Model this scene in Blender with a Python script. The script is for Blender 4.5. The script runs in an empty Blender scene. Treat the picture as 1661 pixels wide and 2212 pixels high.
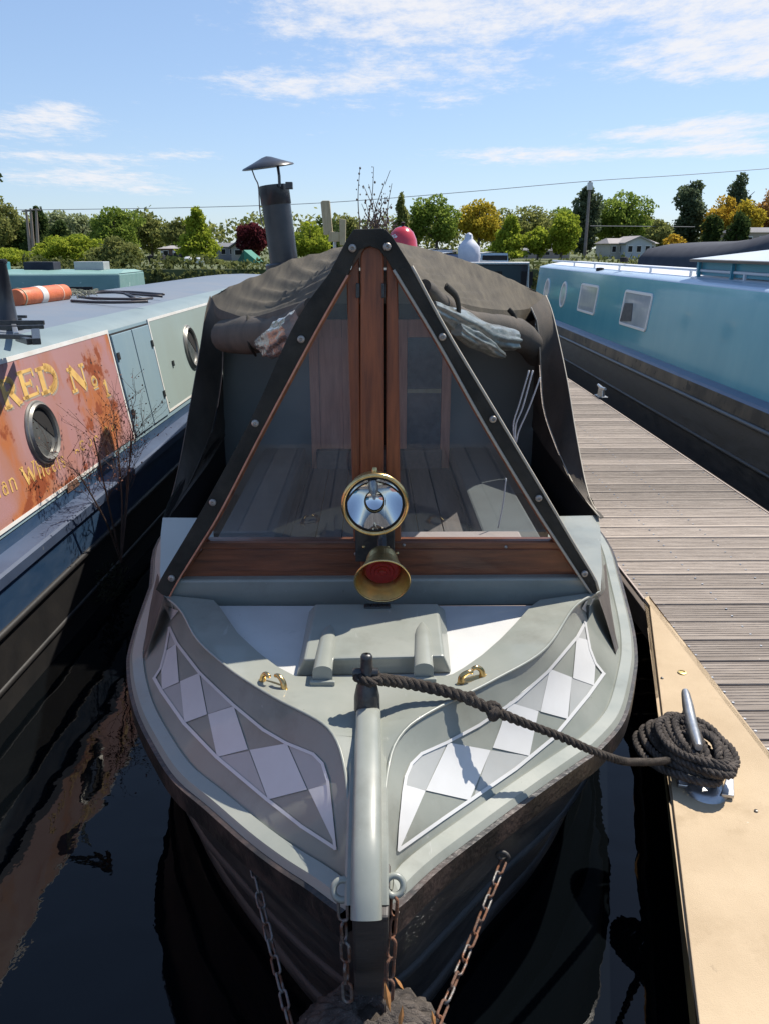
import bpy, bmesh, math, random
import numpy as np
from mathutils import Vector, Matrix
from mathutils.bvhtree import BVHTree
from mathutils import noise as mnoise

R_ = math.radians
random.seed(7)
rng = np.random.default_rng(7)
C = bpy.context.scene.collection
S = bpy.context.scene

# ------------------------------------------------------------------ camera
H = 1.85                       # eye height above the water
FPX, IW, IH = 1690.0, 1661.0, 2212.0
PITCH, YAW = R_(18.6), R_(0.787)
FWD = Vector((math.sin(YAW) * math.cos(PITCH), math.cos(YAW) * math.cos(PITCH), -math.sin(PITCH)))
RGT = Vector((math.cos(YAW), -math.sin(YAW), 0))
UPV = RGT.cross(FWD)
CAM = Vector((0, 0, H))
cd = bpy.data.cameras.new('camera')
cam = bpy.data.objects.new('camera', cd)
C.objects.link(cam)
cam.matrix_world = Matrix((( RGT.x, UPV.x, -FWD.x, CAM.x), (RGT.y, UPV.y, -FWD.y, CAM.y), (RGT.z, UPV.z, -FWD.z, CAM.z), (0, 0, 0, 1)))
cd.sensor_fit = 'VERTICAL'
cd.sensor_height = 36
cd.lens = FPX / IH * 36
cd.clip_start = 0.05
cd.clip_end = 6000
S.camera = cam

def ray(px, py):
    return FWD + RGT * ((px - IW / 2) / FPX) - UPV * ((py - IH / 2) / FPX)

def at(px, py, X=None, Y=None, Z=None):
    d = ray(px, py)
    if Z is not None: t = (Z - H) / d.z
    elif Y is not None: t = Y / d.y
    else: t = X / d.x
    return CAM + d * t

def on_plane(px, py, p0, n):
    d = ray(px, py)
    return CAM + d * ((Vector(p0) - CAM).dot(n) / d.dot(n))

# ------------------------------------------------------------------ sky, sun, exposure
SUN = Vector((0.54, 0.465, 1.0)).normalized()
ELEV = math.asin(SUN.z)
AZ = math.atan2(SUN.x, SUN.y)
w = bpy.data.worlds.new('World')
S.world = w
w.use_nodes = True
nt = w.node_tree
for n in list(nt.nodes): nt.nodes.remove(n)
def N(tree, typ, **kw):
    n = tree.nodes.new(typ)
    for k, v in kw.items():
        if k.startswith('in_'):
            key = k[3:]
            key = int(key) if key.isdigit() else key
            n.inputs[key].default_value = v
        else: setattr(n, k, v)
    return n
def math_(tree, op, a, b=None, c=None, clamp=False):
    n = tree.nodes.new('ShaderNodeMath'); n.operation = op; n.use_clamp = clamp
    for i, x in enumerate((a, b, c)):
        if x is None: continue
        if isinstance(x, (int, float)): n.inputs[i].default_value = x
        else: tree.links.new(x, n.inputs[i])
    return n.outputs[0]
sky = N(nt, 'ShaderNodeTexSky', sky_type='NISHITA')
sky.sun_disc = False
sky.sun_elevation = ELEV
sky.sun_rotation = AZ
sky.air_density = 1.0; sky.dust_density = 0.3; sky.ozone_density = 3.0; sky.altitude = 50
hs = N(nt, 'ShaderNodeHueSaturation')
hs.inputs['Saturation'].default_value = 1.0
hs.inputs['Value'].default_value = 1.0
gm = N(nt, 'ShaderNodeGamma'); gm.inputs['Gamma'].default_value = 0.62
nt.links.new(sky.outputs[0], gm.inputs['Color'])
tn = N(nt, 'ShaderNodeMixRGB', blend_type='MULTIPLY'); tn.inputs['Fac'].default_value = 1; tn.inputs['Color2'].default_value = (0.93, 1.06, 1.27, 1)
nt.links.new(gm.outputs[0], tn.inputs['Color1'])
nt.links.new(tn.outputs[0], hs.inputs['Color'])
tc = N(nt, 'ShaderNodeTexCoord')
sep = N(nt, 'ShaderNodeSeparateXYZ')
nt.links.new(tc.outputs['Generated'], sep.inputs[0])
az = math_(nt, 'ARCTAN2', sep.outputs[0], sep.outputs[1])
el = math_(nt, 'ARCSINE', sep.outputs[2])
comb = N(nt, 'ShaderNodeCombineXYZ')
# clouds lie in a flat layer, so they flatten and stretch towards the horizon
elk = math_(nt, 'ADD', math_(nt, 'MAXIMUM', el, 0.0), 0.10)
nt.links.new(math_(nt, 'DIVIDE', az, elk), comb.inputs[0])
nt.links.new(math_(nt, 'DIVIDE', 1.0, elk), comb.inputs[1])
nz = N(nt, 'ShaderNodeTexNoise', noise_dimensions='3D')
nz.inputs['Scale'].default_value = 1.7; nz.inputs['Detail'].default_value = 9; nz.inputs['Roughness'].default_value = 0.62
nz.inputs['Distortion'].default_value = 0.6
nt.links.new(comb.outputs[0], nz.inputs['Vector'])
nz2 = N(nt, 'ShaderNodeTexNoise', noise_dimensions='3D')
nz2.inputs['Scale'].default_value = 8.0; nz2.inputs['Detail'].default_value = 8; nz2.inputs['Roughness'].default_value = 0.72
nt.links.new(comb.outputs[0], nz2.inputs['Vector'])
def blob(px, py, wx, wy, amt):
    d = ray(px, py).normalized()
    a0, e0 = math.atan2(d.x, d.y), math.asin(d.z)
    wa, we = wx / FPX, wy / FPX
    dx = math_(nt, 'MULTIPLY', math_(nt, 'SUBTRACT', az, a0), 1 / wa)
    dy = math_(nt, 'MULTIPLY', math_(nt, 'SUBTRACT', el, e0), 1 / we)
    r2 = math_(nt, 'ADD', math_(nt, 'MULTIPLY', dx, dx), math_(nt, 'MULTIPLY', dy, dy))
    return math_(nt, 'MULTIPLY', math_(nt, 'EXPONENT', math_(nt, 'MULTIPLY', r2, -1.0)), amt)
blobs = [(720, 35, 200, 60, .34), (980, 40, 260, 62, .44), (1330, 0, 330, 38, .40), (1590, 55, 170, 70, .50), (1530, 135, 230, 30, .50),
         (640, 185, 200, 32, .46), (830, 150, 90, 30, .34), (1040, 160, 75, 35, .24), (970, 215, 90, 20, .26), (1170, 185, 80, 14, .18),
         (80, 275, 150, 36, .42), (120, 240, 60, 18, .36), (170, 380, 190, 26, .50), (110, 338, 160, 9, .36), (390, 335, 110, 9, .40),
         (340, 412, 100, 13, .26), (1130, 335, 170, 20, .50), (1370, 288, 170, 14, .42), (1560, 265, 110, 18, .46), (1590, 318, 150, 22, .40),
         (1480, 328, 190, 10, .28), (690, 290, 60, 9, .24), (1150, 440, 160, 10, .14), (820, 240, 70, 12, .18), (300, 220, 50, 8, .12)]
tot = None
for b in blobs:
    o = blob(*b)
    tot = o if tot is None else math_(nt, 'ADD', tot, o)
# everywhere else a thin scatter of the same cloud
base = math_(nt, 'ADD', math_(nt, 'MULTIPLY', nz.outputs[0], 0.60), math_(nt, 'MULTIPLY', nz2.outputs[0], 1.0))
dens = math_(nt, 'ADD', base, math_(nt, 'MINIMUM', tot, 0.52))
mr = N(nt, 'ShaderNodeMapRange', interpolation_type='SMOOTHSTEP')
mr.inputs['From Min'].default_value = 0.99; mr.inputs['From Max'].default_value = 1.46
mr.inputs['To Max'].default_value = 0.92
nt.links.new(dens, mr.inputs['Value'])
mixc = N(nt, 'ShaderNodeMixRGB')
mixc.inputs['Color2'].default_value = (3.95, 3.95, 4.1, 1)
nt.links.new(mr.outputs[0], mixc.inputs['Fac'])
nt.links.new(hs.outputs[0], mixc.inputs['Color1'])
bg = N(nt, 'ShaderNodeBackground')
bg.inputs['Strength'].default_value = 0.12
nt.links.new(mixc.outputs[0], bg.inputs['Color'])
wo = N(nt, 'ShaderNodeOutputWorld')
nt.links.new(bg.outputs[0], wo.inputs['Surface'])

sd = bpy.data.lights.new('sun', 'SUN')
sd.energy = 3.4
sd.angle = R_(0.53)
sd.color = (1.0, 0.93, 0.82)
so = bpy.data.objects.new('sun', sd)
C.objects.link(so)
so.rotation_mode = 'QUATERNION'
so.rotation_quaternion = SUN.to_track_quat('Z', 'Y')
so.location = SUN * 40
S.view_settings.view_transform = 'Standard'
S.view_settings.look = 'None'
S.view_settings.gamma = 1
S.view_settings.use_curve_mapping = False
S.view_settings.exposure = 0.95
S.render.engine = 'CYCLES'
S.cycles.max_bounces = 8
S.cycles.transparent_max_bounces = 16

# ------------------------------------------------------------------ helpers
class MB:
    """Collects geometry in world coordinates and links it as one mesh object."""
    def __init__(s): s.v = []; s.f = []
    def poly(s, pts):
        i = len(s.v); s.v += [tuple(p) for p in pts]; s.f.append(tuple(range(i, i + len(pts)))); return s
    def grid(s, rows, closed=False):
        i = len(s.v); m = len(rows[0])
        for r in rows: s.v += [tuple(p) for p in r]
        for a in range(len(rows) - 1):
            for b in range(m if closed else m - 1):
                c = (b + 1) % m
                s.f.append((i + a * m + b, i + a * m + c, i + (a + 1) * m + c, i + (a + 1) * m + b))
        return s
    def hexa(s, p):                       # eight corners: bottom four, top four, same order
        i = len(s.v); s.v += [tuple(q) for q in p]
        for f in ((3, 2, 1, 0), (4, 5, 6, 7), (0, 1, 5, 4), (1, 2, 6, 5), (2, 3, 7, 6), (3, 0, 4, 7)):
            s.f.append(tuple(i + k for k in f))
        return s
    def box(s, x0, x1, y0, y1, z0, z1, rot=None, piv=None):
        p = [Vector(q) for q in ((x0, y0, z0), (x1, y0, z0), (x1, y1, z0), (x0, y1, z0), (x0, y0, z1), (x1, y0, z1), (x1, y1, z1), (x0, y1, z1))]
        if rot is not None:
            c = Vector(piv) if piv is not None else Vector(((x0 + x1) / 2, (y0 + y1) / 2, (z0 + z1) / 2))
            p = [c + rot @ (q - c) for q in p]
        return s.hexa(p)
    def slab(s, pts, n, th):              # polygon given thickness along n
        n = Vector(n).normalized() * th
        a = [Vector(p) for p in pts]; b = [p + n for p in a]
        i = len(s.v); m = len(a)
        s.v += [tuple(p) for p in a + b]
        s.f.append(tuple(range(i + m - 1, i - 1, -1))); s.f.append(tuple(range(i + m, i + 2 * m)))
        for k in range(m):
            l = (k + 1) % m
            s.f.append((i + k, i + l, i + m + l, i + m + k))
        return s
    def tube(s, path, r, n=8, caps=True, closed=False, flat=1.0, upv=None):
        path = [Vector(p) for p in path]; m = len(path)
        rr = r if isinstance(r, (list, tuple)) else [r] * m
        rows = []; ref = Vector(upv) if upv is not None else None
        for k in range(m):
            a = path[(k - 1) % m] if (k > 0 or closed) else path[0]
            b = path[(k + 1) % m] if (k < m - 1 or closed) else path[-1]
            t = (b - a).normalized() if (b - a).length > 1e-9 else Vector((0, 0, 1))
            if ref is None: ref = Vector((0, 0, 1)) if abs(t.z) < .9 else Vector((1, 0, 0))
            x = (ref - t * ref.dot(t))
            x = x.normalized() if x.length > 1e-6 else t.orthogonal().normalized()
            if upv is None: ref = x
            y = t.cross(x)
            rows.append([path[k] + x * (rr[k] * flat * math.cos(2 * math.pi * j / n)) + y * (rr[k] * math.sin(2 * math.pi * j / n)) for j in range(n)])
        if closed: rows.append(rows[0])
        i = len(s.v)
        s.grid(rows, True)
        if caps and not closed:
            s.f.append(tuple(range(i + n - 1, i - 1, -1)))
            e = i + (m - 1) * n
            s.f.append(tuple(range(e, e + n)))
        return s
    def lathe(s, prof, o, ax, n=32, cap0=False, cap1=False):
        o = Vector(o); ax = Vector(ax).normalized(); x = ax.orthogonal().normalized(); y = ax.cross(x)
        rows = [[o + ax * h + (x * math.cos(2 * math.pi * j / n) + y * math.sin(2 * math.pi * j / n)) * r for j in range(n)] for r, h in prof]
        i = len(s.v); s.grid(rows, True)
        if cap0: s.f.append(tuple(range(i + n - 1, i - 1, -1)))
        if cap1:
            e = i + (len(prof) - 1) * n; s.f.append(tuple(range(e, e + n)))
        return s
    def build(s, name, mat, parent=None, smooth=None, bevel=0, recalc=True, segs=2):
        off = Vector(parent['_o']) if parent is not None else Vector((0, 0, 0))
        me = bpy.data.meshes.new(name)
        if parent is None and s.v:
            a = np.array(s.v); off = Vector(((a[:, 0].min() + a[:, 0].max()) / 2, (a[:, 1].min() + a[:, 1].max()) / 2, a[:, 2].min()))
        me.from_pydata([(x - off.x, y - off.y, z - off.z) for x, y, z in s.v], [], s.f)
        if recalc:
            bm = bmesh.new(); bm.from_mesh(me)
            bmesh.ops.recalc_face_normals(bm, faces=bm.faces)
            bm.to_mesh(me); bm.free()
        if smooth is not None:
            me.polygons.foreach_set('use_smooth', [True] * len(me.polygons))
            if smooth < 180: me.set_sharp_from_angle(angle=R_(smooth))
        o = bpy.data.objects.new(name, me)
        C.objects.link(o)
        if isinstance(mat, (list, tuple)):
            for m in mat: me.materials.append(m)
        else: me.materials.append(mat)
        if parent is not None:
            o.parent = parent; o['_o'] = list(off)
        else:
            o.location = off; o['_o'] = list(off)
        if bevel:
            md = o.modifiers.new('bevel', 'BEVEL'); md.width = bevel; md.segments = segs; md.limit_method = 'ANGLE'; md.angle_limit = R_(35)
            if smooth is None: md.harden_normals = False
        return o

def thing(name, label, cat, loc, group=None):
    o = bpy.data.objects.new(name, None); C.objects.link(o)
    o.empty_display_size = .1
    o.location = loc; o['_o'] = list(loc)
    o['label'] = label; o['category'] = cat
    if group: o['group'] = group
    return o
def tag(o, label, cat, group=None):
    o['label'] = label; o['category'] = cat
    if group: o['group'] = group
    return o
def struct(o): o['kind'] = 'structure'; return o
def stuff(o): o['kind'] = 'stuff'; return o
def copy_tree(o, parent=None):
    c = o.copy(); C.objects.link(c)
    if parent is not None: c.parent = parent
    for ch in list(o.children): copy_tree(ch, c)
    return c
def lerp(a, b, t): return Vector(a) * (1 - t) + Vector(b) * t
def curve(pts, n, closed=False):
    """Catmull-Rom through the points, resampled to n points of equal arc length."""
    p = [Vector(q) for q in pts]; out = []
    e = [p[0] * 2 - p[1]] + p + [p[-1] * 2 - p[-2]]
    for i in range(1, len(e) - 2):
        for k in range(12):
            t = k / 12
            a, b, c, d = e[i - 1], e[i], e[i + 1], e[i + 2]
            out.append(0.5 * ((2 * b) + (c - a) * t + (2 * a - 5 * b + 4 * c - d) * t * t + (3 * b - a - 3 * c + d) * t ** 3))
    out.append(p[-1])
    return resample(out, n)
def resample(out, n):
    L = [0]
    for i in range(1, len(out)): L.append(L[-1] + (out[i] - out[i - 1]).length)
    res = []; j = 0
    for k in range(n):
        d = L[-1] * k / (n - 1)
        while j < len(L) - 2 and L[j + 1] < d: j += 1
        s_ = L[j + 1] - L[j]
        res.append(lerp(out[j], out[j + 1], (d - L[j]) / s_ if s_ > 1e-12 else 0))
    return res

# ------------------------------------------------------------------ materials
def M(name, col, rough=.5, metal=0., col2=None, scale=4., stretch=(1, 1, 1), fac=(.35, .7), bump=0., bscale=60., bstretch=None, coat=0., spec=.5,
      speck=None, speck_scale=60., speck_at=.66, rnd=0., roughvar=0., coords='pos', detail=7.):
    m = bpy.data.materials.new(name); m.use_nodes = True
    t = m.node_tree; b = t.nodes['Principled BSDF']
    b.inputs['Base Color'].default_value = (*col, 1)
    b.inputs['Roughness'].default_value = rough
    b.inputs['Metallic'].default_value = metal
    b.inputs['Coat Weight'].default_value = coat
    b.inputs['Coat Roughness'].default_value = .06
    b.inputs['Specular IOR Level'].default_value = spec
    if coords == 'pos':
        pos = t.nodes.new('ShaderNodeNewGeometry').outputs['Position']
    else:
        pos = t.nodes.new('ShaderNodeTexCoord').outputs['Object']
    def mapped(st):
        mp = t.nodes.new('ShaderNodeMapping'); mp.inputs['Scale'].default_value = st
        t.links.new(pos, mp.inputs['Vector']); return mp.outputs[0]
    out = None
    if col2 is not None:
        n = t.nodes.new('ShaderNodeTexNoise'); n.inputs['Scale'].default_value = scale; n.inputs['Detail'].default_value = detail
        n.inputs['Roughness'].default_value = .62
        t.links.new(mapped(stretch), n.inputs['Vector'])
        r = t.nodes.new('ShaderNodeMapRange'); r.inputs['From Min'].default_value = fac[0]; r.inputs['From Max'].default_value = fac[1]
        t.links.new(n.outputs[0], r.inputs['Value'])
        x = t.nodes.new('ShaderNodeMixRGB'); x.inputs['Color1'].default_value = (*col, 1); x.inputs['Color2'].default_value = (*col2, 1)
        t.links.new(r.outputs[0], x.inputs['Fac']); out = x.outputs[0]
        if roughvar:
            q = t.nodes.new('ShaderNodeMapRange'); q.inputs['To Min'].default_value = rough; q.inputs['To Max'].default_value = min(1, rough + roughvar)
            t.links.new(r.outputs[0], q.inputs['Value']); t.links.new(q.outputs[0], b.inputs['Roughness'])
    if speck is not None:
        n = t.nodes.new('ShaderNodeTexNoise'); n.inputs['Scale'].default_value = speck_scale; n.inputs['Detail'].default_value = 4
        t.links.new(mapped((1, 1, 1)), n.inputs['Vector'])
        r = t.nodes.new('ShaderNodeMapRange'); r.inputs['From Min'].default_value = speck_at; r.inputs['From Max'].default_value = speck_at + .06
        t.links.new(n.outputs[0], r.inputs['Value'])
        x = t.nodes.new('ShaderNodeMixRGB'); x.inputs['Color2'].default_value = (*speck, 1)
        if out is None: x.inputs['Color1'].default_value = (*col, 1)
        else: t.links.new(out, x.inputs['Color1'])
        t.links.new(r.outputs[0], x.inputs['Fac']); out = x.outputs[0]
    if rnd:
        oi = t.nodes.new('ShaderNodeObjectInfo')
        r = t.nodes.new('ShaderNodeMapRange'); r.inputs['To Min'].default_value = 1 - rnd; r.inputs['To Max'].default_value = 1 + rnd
        t.links.new(oi.outputs['Random'], r.inputs['Value'])
        x = t.nodes.new('ShaderNodeMixRGB'); x.blend_type = 'MULTIPLY'; x.inputs['Fac'].default_value = 1
        if out is None: x.inputs['Color1'].default_value = (*col, 1)
        else: t.links.new(out, x.inputs['Color1'])
        t.links.new(r.outputs[0], x.inputs['Color2']); out = x.outputs[0]
    if out is not None: t.links.new(out, b.inputs['Base Color'])
    if bump:
        n = t.nodes.new('ShaderNodeTexNoise'); n.inputs['Scale'].default_value = bscale; n.inputs['Detail'].default_value = 6
        t.links.new(mapped(bstretch or stretch), n.inputs['Vector'])
        bp = t.nodes.new('ShaderNodeBump'); bp.inputs['Strength'].default_value = bump; bp.inputs['Distance'].default_value = .01
        t.links.new(n.outputs[0], bp.inputs['Height']); t.links.new(bp.outputs[0], b.inputs['Normal'])
    return m

GREY = M('grey_green_paint', (.245, .262, .230), .32, col2=(.295, .305, .268), scale=5, coat=.28, bump=.05, bscale=18, roughvar=.16, speck=(.13, .125, .10), speck_scale=34, speck_at=.735, detail=10)
GREYLIGHT = M('pale_grey_paint', (.40, .41, .395), .32, col2=(.44, .445, .43), scale=9, coat=.3)
def weather(m, layers):
    """Lays stains with a shape of their own over a paint: (colour, noise scale, threshold, width, stretch, detail)."""
    t = m.node_tree; b = t.nodes['Principled BSDF']; src = b.inputs['Base Color'].links[0].from_socket
    pos = t.nodes.new('ShaderNodeNewGeometry').outputs['Position']
    for k, (colr, sc, thr, wid, st, det) in enumerate(layers):
        mp = t.nodes.new('ShaderNodeMapping'); mp.inputs['Scale'].default_value = st; mp.inputs['Location'].default_value = (3.1 * k, 1.7 * k, .9 * k)
        t.links.new(pos, mp.inputs[0])
        n = t.nodes.new('ShaderNodeTexNoise'); n.inputs['Scale'].default_value = sc; n.inputs['Detail'].default_value = det; n.inputs['Roughness'].default_value = .68
        t.links.new(mp.outputs[0], n.inputs['Vector'])
        r = t.nodes.new('ShaderNodeMapRange'); r.inputs['From Min'].default_value = thr; r.inputs['From Max'].default_value = thr + wid
        t.links.new(n.outputs[0], r.inputs['Value'])
        x = t.nodes.new('ShaderNodeMixRGB'); x.inputs['Color2'].default_value = (*colr, 1)
        t.links.new(r.outputs[0], x.inputs['Fac']); t.links.new(src, x.inputs['Color1']); src = x.outputs[0]
    t.links.new(src, b.inputs['Base Color'])
weather(GREY, [((.19, .195, .165), 3.5, .54, .22, (1, 1, 1), 12), ((.33, .335, .31), 60, .69, .05, (1, .12, 1), 3), ((.20, .105, .05), 17, .735, .04, (1, 1, 1), 9), ((.055, .05, .045), 26, .755, .03, (1, 1, 1), 6)])
WHITE = M('white_paint', (.67, .67, .66), .3, col2=(.63, .63, .615), scale=12, coat=.3)
WELL = M('pale_deck_paint', (.56, .56, .545), .55, col2=(.49, .49, .475), scale=6, speck=(.2, .2, .2), speck_scale=70, speck_at=.72, bump=.05, bscale=150)
HULL = M('black_bitumen', (.030, .029, .029), .42, col2=(.080, .070, .062), scale=5, stretch=(1, 1, 4), bump=.12, bscale=30, roughvar=.25, speck=(.10, .09, .08), speck_scale=110, speck_at=.70)
STRAKE = M('worn_black_strake', (.016, .015, .015), .42, col2=(.085, .058, .048), scale=11, fac=(.45, .72), bump=.3, bscale=60, speck=(.16, .36, .45), speck_scale=16, speck_at=.735)
STEEL_DARK = M('dark_cast_steel', (.05, .052, .056), .34, .6, col2=(.09, .085, .08), scale=40, bump=.15, bscale=120)
CANVAS = M('faded_black_canvas', (.068, .063, .056), .85, col2=(.125, .105, .086), scale=3.5, fac=(.3, .62), bump=.35, bscale=220, spec=.2, speck=(.2, .17, .14), speck_scale=120, speck_at=.7)
CANVASTOP = M('sun_bleached_canvas', (.118, .101, .075), .9, col2=(.052, .046, .038), scale=3.2, stretch=(7, .35, 3), fac=(.35, .75), bump=.3, bscale=240, spec=.2)
STRAP = M('black_strap', (.026, .025, .021), .75, col2=(.055, .050, .041), scale=9, bump=.25, bscale=160, spec=.2)
PIPING = M('pale_piping', (.42, .38, .31), .7)
BUTTON = M('nickel_snap', (.46, .42, .37), .5, .6, col2=(.28, .25, .22), scale=90)
WOOD = M('varnished_teak', (.34, .098, .034), .40, col2=(.125, .034, .014), scale=7, stretch=(9, 9, .7), fac=(.3, .72), coat=.15, bump=.12, bscale=30)
WOODH = M('varnished_board', (.25, .080, .032), .42, col2=(.085, .030, .015), scale=6, stretch=(.8, 6, 8), fac=(.3, .72), coat=.15, bump=.15, bscale=30)
WOODIN = M('interior_wood', (.70, .32, .20), .5, col2=(.48, .19, .11), scale=6, stretch=(8, 8, .8), coat=.2)
WOODFL = M('floor_wood', (.115, .092, .082), .6, col2=(.070, .058, .055), scale=6, stretch=(8, .8, 8), bump=.1, bscale=30)
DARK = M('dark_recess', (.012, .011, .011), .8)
BULK = M('bulkhead_paint', (.17, .19, .188), .42, col2=(.21, .22, .205), scale=2)
BRASS = M('tarnished_brass', (.74, .56, .25), .32, 1., col2=(.45, .32, .13), scale=24, fac=(.42, .75), roughvar=.25)
BRASSB = M('bright_brass', (.72, .50, .22), .24, 1., col2=(.40, .25, .10), scale=40, fac=(.45, .8))
MIRROR = M('lamp_reflector', (.82, .84, .86), .04, 1.)
REDD = M('red_diaphragm', (.26, .014, .012), .35, col2=(.18, .008, .008), scale=30)
GALV = M('galvanised_steel', (.55, .56, .57), .34, .85, col2=(.36, .36, .37), scale=30)
RUST = M('rusty_chain', (.21, .085, .040), .8, .2, col2=(.11, .08, .065), scale=45, bump=.4, bscale=200)
CHAINM = M('weathered_chain', (.20, .19, .18), .5, .6, col2=(.15, .065, .035), scale=30, fac=(.45, .6), bump=.3, bscale=160)
ROPE = M('black_rope', (.042, .036, .032), .9, col2=(.125, .105, .088), scale=22, fac=(.35, .75), speck=(.20, .175, .15), speck_scale=260, speck_at=.64, bump=.7, bscale=500, spec=.15)
ROPEGREY = M('grey_worn_rope', (.050, .045, .043), .9, col2=(.165, .14, .122), scale=18, fac=(.35, .75), speck=(.24, .21, .185), speck_scale=240, speck_at=.64, bump=.7, bscale=400, spec=.15)
WALKP = M('shade_toned_walkway_plank', (.135, .125, .12), .85, col2=(.085, .08, .077), scale=5, stretch=(9, .7, 4), bump=.3, bscale=22, rnd=.3)  # darker base colour stands in for the onlooker's shadow on these planks
PLANK = M('weathered_plank', (.420, .362, .312), .82, col2=(.235, .198, .170), scale=5, stretch=(.7, 9, 4), fac=(.3, .72), bump=.35, bscale=22, bstretch=(1.5, 26, 8), rnd=.26, spec=.25, speck=(.55, .49, .43), speck_scale=55, speck_at=.7)
FASCIA = M('dark_fascia_timber', (.060, .045, .036), .8, col2=(.11, .082, .062), scale=5, stretch=(4, 1, 4), bump=.2, bscale=40)
SAND = M('sand_grip_plate', (.545, .425, .285), .85, col2=(.41, .31, .20), scale=2.2, detail=11, fac=(.38, .75), bump=.25, bscale=420, spec=.2, speck=(.30, .22, .14), speck_scale=230, speck_at=.71)
CHIM = M('chimney_black', (.022, .023, .028), .34, col2=(.036, .036, .040), scale=12, coat=.1, bump=.05, bscale=50)
CREAM = M('cream_timber', (.48, .40, .25), .7, col2=(.36, .29, .17), scale=8, stretch=(6, 6, 1))
REDEN = M('red_enamel', (.55, .035, .05), .22, coat=.6)
CORD = M('pale_cord', (.48, .48, .50), .6)
weather(SAND, [((.33, .245, .15), 2.6, .54, .22, (1, 1, 1), 14), ((.26, .20, .14), 9, .64, .09, (1, .5, 1), 10), ((.66, .58, .46), 30, .71, .05, (1, 1, 1), 5), ((.13, .10, .075), 42, .745, .03, (1, 1, 1), 4)])
weather(WELL, [((.36, .355, .35), 7, .60, .14, (1, 1, 1), 12), ((.16, .15, .14), 40, .73, .03, (1, 1, 1), 5)])
# ------------------------------------------------------------------ water and banks
def water_mat():
    m = bpy.data.materials.new('still_dark_water'); m.use_nodes = True
    t = m.node_tree; b = t.nodes['Principled BSDF']
    b.inputs['Base Color'].default_value = (.0018, .0026, .0034, 1)
    b.inputs['Roughness'].default_value = .015
    b.inputs['IOR'].default_value = 1.33
    g = t.nodes.new('ShaderNodeNewGeometry')
    mp = t.nodes.new('ShaderNodeMapping'); mp.inputs['Scale'].default_value = (1, 1.0, 1)
    t.links.new(g.outputs['Position'], mp.inputs['Vector'])
    n = t.nodes.new('ShaderNodeTexNoise'); n.inputs['Scale'].default_value = 4.2; n.inputs['Detail'].default_value = 1.2; n.inputs['Distortion'].default_value = .5
    t.links.new(mp.outputs[0], n.inputs['Vector'])
    n2 = t.nodes.new('ShaderNodeTexNoise'); n2.inputs['Scale'].default_value = 26; n2.inputs['Detail'].default_value = 2
    t.links.new(mp.outputs[0], n2.inputs['Vector'])
    a = t.nodes.new('ShaderNodeMath'); a.operation = 'MULTIPLY_ADD'; a.inputs[1].default_value = .06
    t.links.new(n2.outputs[0], a.inputs[0]); t.links.new(n.outputs[0], a.inputs[2])
    bp = t.nodes.new('ShaderNodeBump'); bp.inputs['Strength'].default_value = .30; bp.inputs['Distance'].default_value = .012
    t.links.new(a.outputs[0], bp.inputs['Height']); t.links.new(bp.outputs[0], b.inputs['Normal'])
    return m
struct(MB().poly([(-160, -40, 0), (160, -40, 0), (160, 46, 0), (-160, 46, 0)]).build('water', water_mat(), recalc=False))
GRASS = M('mown_grass', (.075, .10, .028), .95, col2=(.11, .115, .05), scale=.4, bump=.6, bscale=8)
g = MB()
g.poly([(-4000, 46.2, .75), (4000, 46.2, .75), (4000, 5000, .75), (-4000, 5000, .75)])
g.poly([(-160, 46.0, -.4), (160, 46.0, -.4), (160, 46.2, .75), (-160, 46.2, .75)])
struct(g.build('ground', GRASS, recalc=False))

# ------------------------------------------------------------------ the narrowboat in the middle
boat = thing('narrowboat', 'grey green narrowboat moored bow on with white checkered bow panels and black canvas canopy', 'boat', (0.02, 8, 0))
NS = 72
DG, DRG = .028, -.024      # the gunwale sits a little lower and the deck a little higher than first measured
def drops(lst, e=0.): return [at(x, y, Z=H - d - e) for x, y, d in lst]
GR = [Vector((1.07, 4.75, .555)), Vector((1.08, 3.95, .555))] + drops([(1310, 1172, 1.27), (1338, 1262, 1.27), (1358, 1342, 1.27), (1366, 1400, 1.265),
      (1363, 1450, 1.26), (1340, 1542, 1.25), (1288, 1606, 1.235), (1244, 1638, 1.225), (1152, 1702, 1.205), (1032, 1790, 1.18), (932, 1866, 1.158), (868, 1926, 1.14), (838, 1950, 1.13)], DG)
GL = [Vector((-.99, 4.75, .555)), Vector((-1.0, 3.95, .555))] + drops([(343, 1172, 1.27), (331, 1262, 1.27), (303, 1342, 1.27), (287, 1400, 1.265),
      (284, 1430, 1.26), (289, 1479, 1.255), (305, 1537, 1.25), (337, 1601, 1.24), (384, 1673, 1.225), (456, 1735, 1.205), (539, 1807, 1.185), (611, 1861, 1.175), (672, 1900, 1.158), (724, 1938, 1.14), (750, 1956, 1.13)], DG)
RR = [Vector((.98, 4.75, .82)), Vector((.95, 3.3, .82)), Vector((.81, 2.6, .82))] + drops([(1296, 1277, 1.05), (1240, 1311, 1.05), (1176, 1402, 1.04), (1064, 1470, 1.035), (952, 1526, 1.03), (900, 1556, 1.03),
      (872, 1580, 1.035), (850, 1614, 1.045), (838, 1660, 1.06), (831, 1714, 1.07), (829, 1800, 1.10), (829, 1900, 1.135)], DRG)
RL = [Vector((-.92, 4.75, .82)), Vector((-.89, 3.3, .82)), Vector((-.76, 2.6, .82))] + drops([(352, 1284, 1.05), (391, 1319, 1.05), (427, 1382, 1.045), (489, 1439, 1.04), (546, 1479, 1.035), (607, 1515, 1.03), (669, 1546, 1.03), (708, 1572, 1.03),
      (731, 1608, 1.04), (745, 1659, 1.06), (752, 1714, 1.07), (754, 1800, 1.10), (755, 1900, 1.135)], DRG)
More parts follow.
